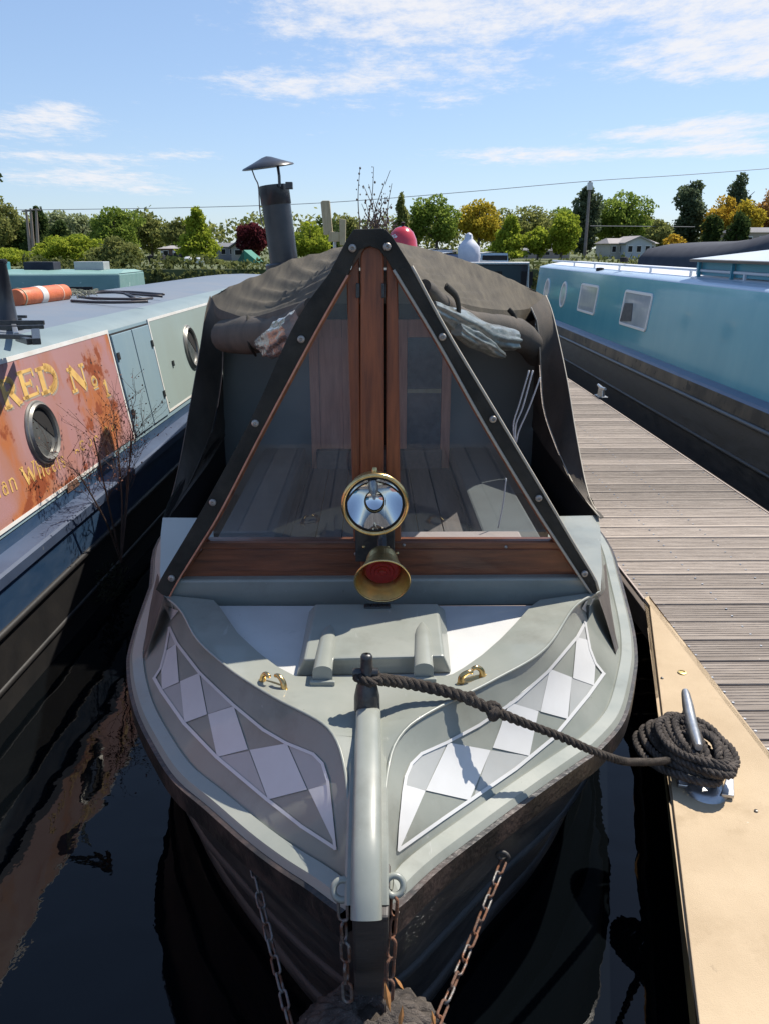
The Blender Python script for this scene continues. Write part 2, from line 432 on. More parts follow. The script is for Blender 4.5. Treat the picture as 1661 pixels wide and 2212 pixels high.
def split_curve(pts, n_aft, n_bow, k):   # aft of vertex k and forward of it
    return curve(pts[:k + 1], n_aft)[:-1] + curve(pts[k:], n_bow)
AFT, BOW = 14, 60
gR, gL = split_curve(GR, AFT, BOW, 3), split_curve(GL, AFT, BOW, 3)
rR, rL = split_curve(RR, AFT, BOW, 3), split_curve(RL, AFT, BOW, 3)
def inset(cv, d, dz, side):
    out = []
    for i, p in enumerate(cv):
        a, b = cv[max(i - 1, 0)], cv[min(i + 1, len(cv) - 1)]
        t = (b - a); t.z = 0; t.normalize()
        nrm = Vector((t.y, -t.x, 0))       # curve runs aft to bow (towards -y): right side inward is ...
        if nrm.x * side > 0: nrm = -nrm
        if abs(nrm.x) < .15: nrm = Vector((0, 1, 0)) if nrm.y > 0 else -nrm
        out.append(p + nrm * d + Vector((0, 0, dz)))
    return out
kR, kL = inset(gR, .042, .006, 1), inset(gL, .042, .006, -1)
for cv, s_ in ((kR, 1), (kL, -1)):
    for p in cv:
        lim = .033
        if p.y < 1.45 and p.x * s_ < lim: p.x = lim * s_
# gunwale caps
for cvg, cvk in ((gR, kR), (gL, kL)):
    o_ = [lerp(a, b, -.12) + Vector((0, 0, -.007)) for a, b in zip(cvg, cvk)]
    mid = [lerp(a, b, .12) + Vector((0, 0, .006)) for a, b in zip(cvg, cvk)]
    i_ = [lerp(a, b, .9) + Vector((0, 0, .006)) for a, b in zip(cvg, cvk)]
    MB().grid([o_, cvg, mid, i_, cvk]).build('gunwale', GREY, boat, smooth=22)
# sloping cants, ruled between the cap and the ridge with a soft curve
def cant_rows(cvk, cvr, n=8):
    rows = []
    for j in range(n + 1):
        t = j / n
        rows.append([lerp(a, b, t) + Vector((0, 0, -.008 * math.sin(math.pi * t))) for a, b in zip(cvk, cvr)])
    return rows
cantR, cantL = cant_rows(kR, rR), cant_rows(kL, rL)
bvhs = {}
for nm, rows in (('R', cantR), ('L', cantL)):
    m_ = MB().grid(rows)
    bvhs[nm] = BVHTree.FromPolygons([Vector(v) for v in m_.v], m_.f)
    m_.build('bow_cant', GREY, boat, smooth=180)
def cast(px, py, side, off):
    d = ray(px, py).normalized()
    loc, nrm, idx, dist = bvhs[side].ray_cast(CAM, d)
    if loc is None: return None
    if nrm.dot(d) > 0: nrm = -nrm
    return loc + nrm * off
def decal(polys, side, off, name, mat):
    bm = bmesh.new()
    for pl in polys:
        vs = [bm.verts.new((x, y, 0)) for x, y in pl]
        bm.faces.new(vs)
    bmesh.ops.triangulate(bm, faces=bm.faces[:])
    for _ in range(4):
        long_ = [e for e in bm.edges if e.calc_length() > 22]
        if not long_: break
        bmesh.ops.subdivide_edges(bm, edges=long_, cuts=1)
        bmesh.ops.triangulate(bm, faces=[f for f in bm.faces if len(f.verts) > 3])
    bm.verts.ensure_lookup_table()
    m_ = MB(); ok = {}
    for v in bm.verts:
        p = cast(v.co.x, v.co.y, side, off)
        if p is not None: ok[v.index] = len(m_.v); m_.v.append(tuple(p))
    bm.verts.index_update()
    for f in bm.faces:
        if all(v.index in ok for v in f.verts): m_.f.append(tuple(ok[v.index] for v in f.verts))
    bm.free()
    m_.build(name, mat, boat, smooth=180, recalc=False)
def z8(x, y): return (752.2 + .3996 * x, 1194.7 + .3996 * y)
def z7(x, y): return (265.5 + .36 * x, 1194.7 + .36 * y)
def strip2d(pts, wd):
    out = []
    for (x0, y0), (x1, y1) in zip(pts, pts[1:]):
        dx, dy = x1 - x0, y1 - y0; L = math.hypot(dx, dy); nx, ny = -dy / L * wd / 2, dx / L * wd / 2
        ex, ey = dx / L * wd * .3, dy / L * wd * .3
        out.append([(x0 + nx - ex, y0 + ny - ey), (x1 + nx + ex, y1 + ny + ey), (x1 - nx + ex, y1 - ny + ey), (x0 - nx - ex, y0 - ny - ey)])
    return out
whiteR = [[z8(*p) for p in q] for q in ([(1228, 455), (1286, 470), (1310, 545), (1330, 595), (1322, 717), (1208, 676)], [(1083, 625), (1202, 672), (1180, 897), (1033, 857)],
          [(868, 808), (1022, 855), (973, 1097), (775, 1052), (815, 945), (835, 880)], [(536, 1024), (762, 1066), (650, 1337), (413, 1284)], [(297, 1254), (412, 1286), (272, 1598), (262, 1600)])]
paleR = [[z8(*p) for p in q] for q in ([(1274, 378), (1284, 470), (1230, 455)], [(1062, 645), (1083, 628), (1035, 855), (905, 826), (868, 808), (850, 820), (960, 735)],
         [(1208, 676), (1322, 717), (1312, 727), (1188, 893), (1202, 672)], [(762, 1066), (972, 1098), (930, 1140), (668, 1334)], [(532, 1024), (413, 1284), (297, 1254), (310, 1205), (340, 1140), (390, 1090), (470, 1050)])]
whiteL = [[z7(*p) for p in q] for q in ([(325, 545), (343, 775), (240, 822), (237, 700), (262, 590)], [(350, 770), (465, 720), (512, 968), (375, 1020)], [(518, 968), (672, 918), (757, 1178), (572, 1225)],
          [(768, 1182), (990, 1143), (1112, 1420), (878, 1480)], [(1120, 1420), (1232, 1390), (1262, 1600), (1278, 1745)])]
paleL = [[z7(*p) for p in q] for q in ([(288, 455), (326, 545), (270, 575)], [(470, 722), (668, 915), (515, 966)], [(240, 822), (348, 778), (372, 1020)], [(575, 1226), (762, 1188), (872, 1478)],
         [(995, 1145), (1150, 1212), (1200, 1265), (1232, 1388), (1116, 1418)])]
borderR = [z8(*p) for p in ((1274, 376), (1230, 455), (1075, 635), (905, 790), (700, 930), (530, 1022), (390, 1085), (335, 1140), (305, 1210), (290, 1300), (272, 1480), (264, 1606))], \
          [z8(*p) for p in ((264, 1604), (500, 1440), (655, 1335), (900, 1165), (1100, 1000), (1290, 770), (1374, 652))], [z8(*p) for p in ((1374, 652), (1330, 597), (1300, 520), (1274, 376))]
borderL = [z7(*p) for p in ((287, 450), (330, 540), (470, 720), (672, 912), (850, 1060), (985, 1140), (1150, 1208), (1205, 1265), (1238, 1370), (1260, 1560), (1284, 1775))], \
          [z7(*p) for p in ((1284, 1770), (1080, 1640), (872, 1480), (570, 1225), (375, 1022), (240, 830), (196, 752))], [z7(*p) for p in ((196, 752), (235, 690), (262, 590), (287, 450))]
triR = [[z8(1330, 238), z8(1228, 276), z8(1282, 322)]]; triL = [[z7(252, 316), z7(342, 344), z7(296, 402)]]
for side, q_ in (('R', triR), ('L', triL)): decal(q_, side, .0024, 'white_triangle', WHITE)
for side, wh, pl, bd in (('R', whiteR, paleR, borderR), ('L', whiteL, paleL, borderL)):
    for q_ in pl: decal([q_], side, .0012, 'pale_diamond', GREYLIGHT)
    for q_ in wh: decal([q_], side, .0024, 'white_diamond', WHITE)
    decal(strip2d(bd[0], 6.5) + strip2d(bd[1], 7.5) + strip2d(bd[2], 4.5), side, .0036, 'checker_border', WHITE)
for cv in (rR, rL): MB().tube([p + Vector((0, 0, .0005)) for p in cv[AFT + 1:]], .0042, 8).build('edge_bead', GREY, boat, smooth=180)
# deck band between the ridges and the sunken well
DB = 1.025
WR = drops([(1165, 1296, DB), (1145, 1310, DB), (1112, 1347, DB), (1080, 1380, DB), (1040, 1415, DB), (1000, 1443, DB), (972, 1459, DB), (890, 1462, DB), (800, 1462, DB)])
WL = drops([(462, 1296, DB), (475, 1310, DB), (515, 1368, DB), (560, 1410, DB), (600, 1440, DB), (640, 1461, DB), (720, 1462, DB), (800, 1462, DB)])
wR, wL = resample(WR, 40), resample(WL, 40)
i0 = AFT - 1
def deck_outer(rc, kmax):
    pts = [rc[i] for i in range(i0, len(rc)) if rc[i].y > 1.46 and abs(rc[i].x) > .035]
    pts = pts + [Vector((-.008, 1.47, pts[-1].z - .01))]
    return resample(pts, 40)
dR, dL = deck_outer(rR, 0), deck_outer(rL, 0)
MB().grid([wR, [lerp(a, b, .5) for a, b in zip(wR, dR)], dR]).build('deck', GREY, boat, smooth=40)
MB().grid([wL, [lerp(a, b, .5) for a, b in zip(wL, dL)], dL]).build('deck', GREY, boat, smooth=40)
low = Vector((0, 0, -.02))
MB().grid([[p - Vector((0, 0, .0)) for p in wR], [p + low for p in wR]]).grid([wL, [p + low for p in wL]]).build('well_edge', GREY, boat)
MB().poly([p + low for p in wR] + [p + low for p in reversed(wL)][1:]).build('well_deck', WELL, boat)
LOCK = M('locker_paint', (.10, .11, .11), .5, col2=(.075, .08, .08), scale=5)
for rc in (rR, rL):                        # fillet between the cant and the stem post
    a = [p for p in rc if p.y < 1.62 and abs(p.x) < .12]
    MB().grid([a, [Vector((-.009, p.y - .012, p.z - .012)) for p in a]]).build('post_fillet', GREY, boat, smooth=60)
# side decks aft of the ridge start: inboard of the ridge, down to the well
for rc, s_ in ((rR, 1), (rL, -1)):
    a = [rc[i] for i in range(0, AFT)]
    fore = [p for p in a if p.y < 3.05]
    b = [Vector((p.x - s_ * (.03 if p.y < 2.3 else .20), p.y, p.z - .003)) for p in fore]
    c = [Vector((p.x, p.y, .40)) for p in b]
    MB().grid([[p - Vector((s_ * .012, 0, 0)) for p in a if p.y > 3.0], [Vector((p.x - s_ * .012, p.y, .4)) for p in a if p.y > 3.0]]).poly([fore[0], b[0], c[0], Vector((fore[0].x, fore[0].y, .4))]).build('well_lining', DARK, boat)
    MB().grid([fore, b]).build('side_deck', GREY, boat, smooth=40)
    MB().grid([b, c]).build('well_side', LOCK, boat, smooth=40)
# stem post with rounded top
PP = drops([(796, 1540, 1.008), (795, 1590, 1.010), (795, 1650, 1.016), (794, 1730, 1.030), (793, 1830, 1.057), (792, 1910, 1.09), (792, 1955, 1.112), (792, 1986, 1.13)])
PP = [PP[0] + Vector((0, .012, -.04))] + PP
def post_section(p, dn, w=.0282):
    sec = []
    for k in range(13):
        a = math.pi * k / 12
        sec.append((w * math.cos(a), .022 * math.sin(a) ** .7 if 0 < k < 12 else 0))
    rows = [Vector((p.x + w, p.y, p.z)) + dn * .14] + [Vector((p.x + x, p.y, p.z)) - dn * z for x, z in sec] + [Vector((p.x - w, p.y, p.z)) + dn * .14]
    return rows
pc = curve(PP, 26); rows = []
for i, p in enumerate(pc):
    t = (pc[min(i + 1, 25)] - pc[max(i - 1, 0)]).normalized()
    dn = Vector((0, t.z, -t.y)); dn = dn if dn.z < 0 else -dn
    dn = Vector((0, max(abs(dn.y), .05), -max(abs(dn.z), .3))).normalized()
    if t.z > .2: dn = Vector((0, .3, -.95)).normalized()
    rows.append(post_section(p, dn))
MB().grid(rows).poly(rows[-1]).build('stem_post', GREY, boat, smooth=50)
rows = []
for i, p in enumerate(pc[2:25], 2):
    t = (pc[i + 1] - pc[i - 1]).normalized(); dn = Vector((0, abs(t.z), -abs(t.y))); q = p + dn * .017; w_ = .0395
    rows.append([q + Vector((x, 0, 0)) + dn * d for x, d in ((-w_, .06), (-w_, .004), (-w_ + .004, 0), (w_ - .004, 0), (w_, .004), (w_, .06))])
MB().grid(rows).build('post_flange', GREY, boat, smooth=30)
# black strake, hull sides, chine strakes
LR = [Vector((1.0, 4.75, .06)), Vector((.995, 3.95, .06)), Vector((.94, 3.15, .06)), Vector((.80, 2.55, .06))] + [at(1181, 1814, Z=.06), at(1050, 1975, Z=.06), at(917, 2150, Z=.06), Vector((.022, 1.40, .06))]
LL = [Vector((-.93, 4.75, .06)), Vector((-.925, 3.95, .06)), Vector((-.88, 3.15, .06)), Vector((-.75, 2.55, .06))] + [Vector((-.53, 2.03, .06)), Vector((-.31, 1.70, .06)), Vector((-.155, 1.50, .06)), Vector((-.04, 1.40, .06))]
lR, lL = split_curve(LR, AFT, BOW, 2), split_curve(LL, AFT, BOW, 2)
for g_, l_, s_ in ((gR, lR, 1), (gL, lL, -1)):
    out = inset(g_, -.016, -.010, s_)
    dn1 = [p + Vector((0, 0, -.058)) for p in out]; dn0 = [p + Vector((0, 0, -.066)) for p in inset(g_, .012, 0, s_)]
    MB().grid([[p + Vector((0, 0, -.008)) for p in g_], out, dn1, dn0]).build('rubbing_strake', STRAKE, boat, smooth=40)
    rows = []
    for j in range(9):
        t = j / 8
        rows.append([lerp(a, b, t) for a, b in zip(dn0, l_)])
    rows.append([p + Vector((-s_ * .02, .03, -.4)) for p in l_])
    MB().grid(rows).build('hull_side', HULL, boat, smooth=40)
    for t, r in ((.55, .014), (.985, .018)):
        MB().tube([lerp(a, b, t) for a, b in zip(dn0, l_)], r, 8).build('chine_strake', HULL, boat, smooth=60)
MB().hexa([(-.044, 1.36, -.3), (.024, 1.36, -.3), (.03, 1.50, -.3), (-.05, 1.50, -.3), (-.042, PP[-1].y + .003, PP[-1].z), (.022, PP[-1].y + .003, PP[-1].z), (.028, PP[-1].y + .12, PP[-1].z + .015), (-.048, PP[-1].y + .12, PP[-1].z + .015)]).build('stem_bar', HULL, boat, bevel=.006)
# parallel hull and cabin behind
mh = MB()
for s_, x0, xl in ((1, 1.07, 1.0), (-1, -.99, -.93)):
    mh.grid([[(x0, y, .53) for y in (4.75, 16)], [(xl, y, -.35) for y in (4.75, 16)]])
    mh.grid([[(x0, y, .53) for y in (4.75, 16)], [(x0 - s_ * .14, y, .533) for y in (4.75, 16)]])
mh.poly([(-.99, 16, .53), (1.07, 16, .53), (1.0, 16, -.35), (-.93, 16, -.35)])
mh.build('aft_hull', HULL, boat)
CY0, CY1 = 4.66, 15.4
def croof(x): return 1.73 - .11 * ((x - .03) / .9) ** 2
xs = [-.87 + 1.80 * i / 12 for i in range(13)]
mc = MB()
mc.grid([[(-.90, y, .53) for y in (CY0, CY1)], [(-.87, y, croof(-.87)) for y in (CY0, CY1)]])
mc.grid([[(.97, y, .53) for y in (CY0, CY1)], [(.93, y, croof(.93)) for y in (CY0, CY1)]])
mc.poly([(-.90, CY1, .53), (.97, CY1, .53)] + [(x, CY1, croof(x)) for x in reversed(xs)])
mc.build('cabin_side', GREY, boat)
MB().grid([[(x, y, croof(x) + .004) for x in xs] for y in (CY0 - .05, CY1 + .03)]).build('cabin_roof', M('roof_paint', (.13, .15, .14), .5, col2=(.18, .18, .165), scale=4), boat, smooth=60)
for s_, x in ((1, .955), (-1, -.89)):
    for y in (6.2, 8.1, 10.0, 11.9, 13.6):
        o = MB().lathe([(.13, 0), (.16, .012), (.17, .006), (.17, -.01)], (x, y, 1.15), (s_, 0, .03), 24).build('porthole', BRASS, boat, smooth=40)
        MB().lathe([(.001, .004), (.13, .004)], (x, y, 1.15), (s_, 0, .03), 24).build('pane', DARK, o)
# front bulkhead of the cabin with its open doors
BY = CY0
mb = MB()
mb.poly([(-.92, BY, .40), (-.34, BY, .40), (-.34, BY, 1.55), (-.87, BY, croof(-.87))])
mb.poly([(.40, BY, .40), (.99, BY, .40), (.93, BY, croof(.93)), (.40, BY, 1.55)])
mb.poly([(-.34, BY, 1.55), (.40, BY, 1.55), (.93, BY, croof(.93))] + [(x, BY, croof(x)) for x in reversed(xs[1:-1])] + [(-.87, BY, croof(-.87))])
mb.build('bulkhead', BULK, boat)
MB().poly([(-.34, BY + .6, .40), (.40, BY + .6, .40), (.40, BY + .6, 1.6), (-.34, BY + .6, 1.6)]).grid([[(-.34, BY, .4), (-.34, BY + .6, .4)], [(-.34, BY, 1.6), (-.34, BY + .6, 1.6)]]) \
    .grid([[(.40, BY, .4), (.40, BY + .6, .4)], [(.40, BY, 1.6), (.40, BY + .6, 1.6)]]).build('cabin_interior', M('cabin_inside', (.045, .050, .055), .7, col2=(.012, .012, .014), scale=9), boat)
def door_leaf(px0, px1, y, mullion, shelf=None):
    x0, x1 = at(px0, 900, Y=y).x, at(px1, 900, Y=y).x
    z0, z1 = at(800, 1148, Y=y).z, at(800, 690, Y=y).z
    d = MB().box(x0, x0 + .055, y, y + .03, z0, z1).build('cabin_door', WOODIN, boat, bevel=.004)
    MB().box(x1 - .055, x1, y, y + .03, z0, z1).build('stile', WOODIN, d, bevel=.004)
    for z in (z0 + .05, z1 - .05): MB().box(x0 + .056, x1 - .056, y + .002, y + .026, z - .05, z + .05).build('rail', WOODIN, d, bevel=.003)
    MB().box(x0 + .056, x1 - .056, y + .010, y + .016, z0 + .1, z1 - .1).build('panel', mullion, d)
    if shelf: MB().box(x0 + .057, x1 - .057, y + .003, y + .024, shelf - .012, shelf + .012).build('shelf', CREAM, d)
door_leaf(672, 762, BY - .12, WOODIN)
door_leaf(858, 972, BY - .12, M('door_pane', (.03, .035, .045), .15, col2=(.09, .10, .11), scale=18, detail=9), shelf=at(800, 845, Y=BY - .12).z)
# fore well: floor planks, side lockers
flz = .60
for k in range(9):
    x = -.50 + k * .118
    MB().box(x, x + .112, 2.36, BY - .01, flz - .02, flz).build('floor_plank', WOODFL, boat)
for x0, x1 in ((.46, .70), (-.66, -.42)):
    MB().box(x0, x1, 2.9, BY - .01, .42, .70).build('locker', LOCK, boat, bevel=.01)
MB().box(-.62, .68, 2.32, 2.50, .58, .70).build('step', M('pink_step', (.26, .19, .17), .6, col2=(.19, .14, .125), scale=7), boat, bevel=.01)
MB().box(.10, .60, 2.70, 3.05, .62, .74).build('locker', M('box_lid', (.36, .29, .27), .6, col2=(.3, .24, .22), scale=6), boat, bevel=.01)
MB().box(-.34, .40, BY - .16, BY - .02, .60, .72).build('step', WOODFL, boat, bevel=.008)
# coaming at the back of the fore deck
CFY = at(800, 1293, Z=H - DB - .02).y
MB().box(at(366, 1270, Y=CFY).x, at(1282, 1270, Y=CFY).x, CFY, CFY + .06, H - DB - .05, at(800, 1251, Y=CFY).z).build('coaming', GREY, boat, bevel=.008)

# ------------------------------------------------------------------ cratch: board, post, glass, straps
CYB = CFY + .03
def cy(px, py, dy=0.): return at(px, py, Y=CYB + dy)
cr = MB().slab([cy(438, 1186), cy(1214, 1186), cy(1264, 1252), cy(388, 1252)], (0, 1, 0), .03).build('cratch_board', WOODH, boat, bevel=.004)
MB().slab([cy(430, 1170, -.012), cy(1200, 1170, -.012), cy(1216, 1187, -.012), cy(425, 1187, -.012)], (0, 1, 0), .045).build('sill', WOODH, cr, bevel=.004)
def arch(px0, px1, ytop, ybot, rise, dy):
    pts = [cy(px0, ybot, dy), cy(px1, ybot, dy)]
    for k in range(9):
        a = math.pi * k / 8
        pts.append(cy((px0 + px1) / 2 + (px1 - px0) / 2 * math.cos(a), ytop - rise * math.sin(a), dy))
    return pts
post = MB().slab(arch(779, 830, 556, 1250, 26, -.018), (0, 1, 0), .03).build('cratch_post', WOOD, boat, bevel=.004)
MB().slab([cy(749, 596, -.008), cy(776, 556, -.008), cy(781, 1186, -.008), cy(765, 1186, -.008)], (0, 1, 0), .03).build('jamb', WOOD, post, bevel=.003)
MB().slab([cy(834, 556, -.008), cy(859, 604, -.008), cy(866, 1186, -.008), cy(833, 1186, -.008)], (0, 1, 0), .03).build('jamb', WOOD, post, bevel=.003)
for px in (773, 828):
    MB().slab([cy(px - 4, 612, -.024), cy(px + 4, 612, -.024), cy(px + 4, 644, -.024), cy(px - 4, 644, -.024)], (0, 1, 0), .008).build('hinge', STEEL_DARK, post, bevel=.002)
for px, py in ((1092, 1182), (872, 1178), (769, 1197)):
    p = cy(px, py, -.014); MB().lathe([(.0005, -.003), (.005, -.001), (.006, .003)], p, (0, 1, 0), 10).build('screw', BUTTON, cr, smooth=60)
def glass_mat(name, tint, dust):
    m = bpy.data.materials.new(name); m.use_nodes = True
    t = m.node_tree; t.nodes.remove(t.nodes['Principled BSDF'])
    out = t.nodes['Material Output']
    tr = t.nodes.new('ShaderNodeBsdfTransparent'); tr.inputs[0].default_value = (*tint, 1)
    gl = t.nodes.new('ShaderNodeBsdfGlossy'); gl.inputs['Roughness'].default_value = .015; gl.inputs['Color'].default_value = (1, 1, 1, 1)
    fr = t.nodes.new('ShaderNodeFresnel'); fr.inputs['IOR'].default_value = 1.6
    m1 = t.nodes.new('ShaderNodeMixShader')
    t.links.new(fr.outputs[0], m1.inputs[0]); t.links.new(tr.outputs[0], m1.inputs[1]); t.links.new(gl.outputs[0], m1.inputs[2])
    df = t.nodes.new('ShaderNodeBsdfDiffuse'); df.inputs[0].default_value = (.52, .52, .54, 1)
    n = t.nodes.new('ShaderNodeTexNoise'); n.inputs['Scale'].default_value = 7; n.inputs['Detail'].default_value = 8
    g_ = t.nodes.new('ShaderNodeNewGeometry'); t.links.new(g_.outputs['Position'], n.inputs['Vector'])
    r = t.nodes.new('ShaderNodeMapRange'); r.inputs['From Min'].default_value = .3; r.inputs['From Max'].default_value = .85; r.inputs['To Min'].default_value = dust[0]; r.inputs['To Max'].default_value = dust[1]
    t.links.new(n.outputs[0], r.inputs['Value'])
    m2 = t.nodes.new('ShaderNodeMixShader')
    t.links.new(r.outputs[0], m2.inputs[0]); t.links.new(m1.outputs[0], m2.inputs[1]); t.links.new(df.outputs[0], m2.inputs[2])
    t.links.new(m2.outputs[0], out.inputs['Surface'])
    return m
GLASS = glass_mat('dusty_window_glass', (.84, .90, .92), (.05, .16))
PLASTIC = glass_mat('crumpled_clear_plastic', (.75, .78, .78), (.12, .40))
MB().poly([cy(749, 598, .012), cy(765, 1172, .012), cy(432, 1172, .012)]).build('glass_pane', GLASS, boat)
MB().poly([cy(859, 606, .012), cy(866, 1172, .012), cy(1206, 1172, .012)]).build('glass_pane', GLASS, boat)
canopy = MB()
sl_o = [(716, 582), (636, 697), (546, 895), (450, 1074), (400, 1160), (352, 1240), (336, 1272)]
sl_i = [(752, 594), (674, 732), (566, 934), (478, 1104), (432, 1180), (386, 1254), (366, 1292)]
sr_i = [(850, 583), (950, 748), (1040, 908), (1148, 1087), (1205, 1175), (1262, 1262), (1277, 1284)]
sr_o = [(889, 575), (966, 717), (1069, 889), (1176, 1068), (1236, 1170), (1284, 1250), (1292, 1276)]
def band(a, b, dy, th):
    m = MB()
    A = [cy(*p, dy) for p in resample2(a, 40)]; B = [cy(*p, dy) for p in resample2(b, 40)]
    A, B = [lerp(p, q, .05) for p, q in zip(A, B)], [lerp(p, q, .95) for p, q in zip(A, B)]
    bow = Vector((0, -.006, 0)); back = Vector((0, th, 0))
    m.grid([[p + back for p in A], A, [lerp(p, q, .5) + bow for p, q in zip(A, B)], B, [p + back for p in B]])
    return m
def resample2(pts, n):
    return [(p.x, p.y) for p in curve([Vector((x, y, 0)) for x, y in pts], n)]
topL = [(749, 520), (765, 496), (798, 493), (830, 494), (846, 510)]
cov = MB()
# canopy roof panels
RB = Vector((.03, 4.72, 1.895)); apL, apR = cy(776, 506, .0), cy(830, 506, .0)
eR = curve([cy(900, 606, .0), at(955, 640, Y=2.65), at(1000, 657, Y=3.1), at(1060, 668, Y=3.6), at(1110, 670, Y=4.05), at(1148, 664, Y=4.35), at(1178, 640, Y=4.62)], 40)
eL = curve([cy(690, 640, .0), at(628, 660, Y=2.7), at(580, 676, Y=3.2), at(536, 686, Y=3.7), at(498, 676, Y=4.1), at(470, 664, Y=4.38), at(458, 640, Y=4.62)], 40)
def roof_panel(ap, ev, side):
    rows = []
    nu, nv = len(ev), 46
    for i in range(nu):
        u = i / (nu - 1); a = lerp(ap, RB + Vector((.05 * side, 0, 0)), u); row = []
        for j in range(nv):
            v = j / (nv - 1)
            p = lerp(a, ev[i], v)
            # tension folds run from the tie points up to the ridge
            ph = v * 3.0 + u * 9.0
            fz = math.sin(v * (24 if side < 0 else 52) + .8 * math.sin(u * 3 + 1) - u * 2)
            fold = (.013 if side < 0 else .0045) * (1 - abs(fz) * 2 if side < 0 else fz) * (.35 + .65 * math.sin(math.pi * min(1, u * 1.1)))
            nz_ = mnoise.noise((u * 3, v * 5.0 + 3, side * 7)) * (.009 if side < 0 else .005) + mnoise.noise((u * 3, v * 26, side * 3)) * .003
            p = p + Vector((0, 0, .040 * math.sin(math.pi * v) * (.4 + .6 * u) - .035 * math.sin(math.pi * v) * math.sin(math.pi * u) + (fold + nz_) * math.sin(math.pi * min(1, u * 6) / 2) * min(1, v * 4) * min(1, (1 - v) * 5 + .2)))
            row.append(p)
        rows.append(row)
    return rows
rows_R, rows_L = roof_panel(apR, eR, 1), roof_panel(apL, eL, -1)
def back_ext(rows):
    last = rows[-1]
    return rows + [[p + Vector((0, .22, -.02)) for p in last]]
can = MB().grid(back_ext(rows_R)).grid(back_ext(rows_L)).grid([[a for a in (r[0] for r in rows_L)], [a for a in (r[0] for r in rows_R)]]).build('canopy', CANVASTOP, boat, smooth=70)
# hem hanging from the eaves
def hem(ev, d0, d1, mat, sgn):
    r0 = ev; n = len(ev)
    r1 = [p + Vector((sgn * .015, -.015, -(d0 + (d1 - d0) * i / (n - 1)) * (.5 + .5 * min(1, i / 6)))) for i, p in enumerate(ev)]
    MB().grid([r0, [lerp(a, b, .5) + Vector((0, -.006, 0)) for a, b in zip(r0, r1)], r1]).build('hem', mat, can, smooth=70)
hem(eR, .03, .075, CANVASTOP, 0); hem(eL, .03, .05, CANVAS, 0)
# straps of the A frame
for a, b in ((sl_o, sl_i), (sr_i, sr_o)):
    band(a, b, -.045, .03).build('strap', STRAP, can, smooth=50)
MB().slab([cy(x, y, -.047) for x, y in ((749, 519), (765, 495), (830, 493), (848, 512), (889, 578), (852, 590), (832, 556), (820, 540), (799, 532), (778, 540), (766, 560), (752, 596), (714, 586))], (0, 1, 0), .03).build('strap', STRAP, can, bevel=.003)
for ln in (sr_i, sr_o, sl_i):
    MB().tube([cy(*p, -.046) for p in resample2(ln, 40)], .0042 if ln is not sl_i else .003, 6).build('piping', PIPING if ln is not sl_i else WOODIN, can, smooth=180)
for px, py in ((762, 536), (651, 733), (552, 915), (460, 1086), (371, 1250), (836, 533), (955, 728), (1064, 906), (1163, 1077), (1262, 1240)):
    p = cy(px, py, -.055)
    MB().lathe([(.0005, .001), (.0035, .0), (.0045, -.0035), (.0085, -.003), (.0108, .0005), (.0108, .004)], p, (0, 1, 0), 16).build('snap_button', BUTTON, can, smooth=50)
# timber rafters behind the straps
for a, dx in ((sl_i, 9), (sr_i, -8)):
    q = [(x + dx, y) for x, y in a[:-1]]; q2 = [(x - dx, y) for x, y in a[:-1]]
    band(q, q2, -.010, .028).build('rafter', WOOD, can)
# curtain flaps hanging at both sides of the cabin front
def flap(front, inner, xb):
    f = curve(front, 24); n_ = curve(inner, 24)
    back = [Vector((xb, BY + .05, p.z)) for p in n_]
    wav = [lerp(p, q, .5) + Vector((.018 * math.sin(i * .9), .0, 0)) for i, (p, q) in enumerate(zip(f, n_))]
    MB().grid([f, [lerp(p, q, .25) for p, q in zip(f, wav)], wav, n_]).build('side_curtain', CANVAS, can, smooth=80)
    MB().grid([[p + Vector((-.006 if xb > 0 else .006, .01, 0)) for p in n_], [lerp(p, q, .5) + Vector((.02 * math.sin(i * .7), 0, 0)) for i, (p, q) in enumerate(zip(n_, back))], back]).build('side_curtain', CANVAS, can, smooth=80)
    MB().tube(n_, .0035, 6).build('piping', PIPING if xb > 0 else CANVAS, can, smooth=180)
    MB().tube(f, .003, 6).build('piping', PIPING if xb > 0 else CANVAS, can, smooth=180)
flap([at(1178, 638, X=.955), at(1190, 668, X=.96), at(1203, 720, X=.965), at(1224, 820, X=.97), at(1242, 930, X=.97), at(1268, 1060, X=.95), at(1297, 1120, X=.90)],
     [at(1146, 664, X=.80), at(1160, 700, X=.84), at(1167, 790, X=.88), at(1174, 880, X=.90), at(1200, 960, X=.91), at(1240, 1050, X=.91), at(1294, 1117, X=.895)], .96)
flap([at(455, 640, X=-.92), at(446, 672, X=-.93), at(433, 756, X=-.935), at(414, 864, X=-.94), at(391, 992, X=-.93), at(370, 1080, X=-.905), at(353, 1125, X=-.865)],
     [at(486, 676, X=-.80), at(478, 700, X=-.83), at(480, 790, X=-.86), at(466, 895, X=-.88), at(446, 962, X=-.89), at(402, 1058, X=-.88), at(356, 1128, X=-.862)], -.90)
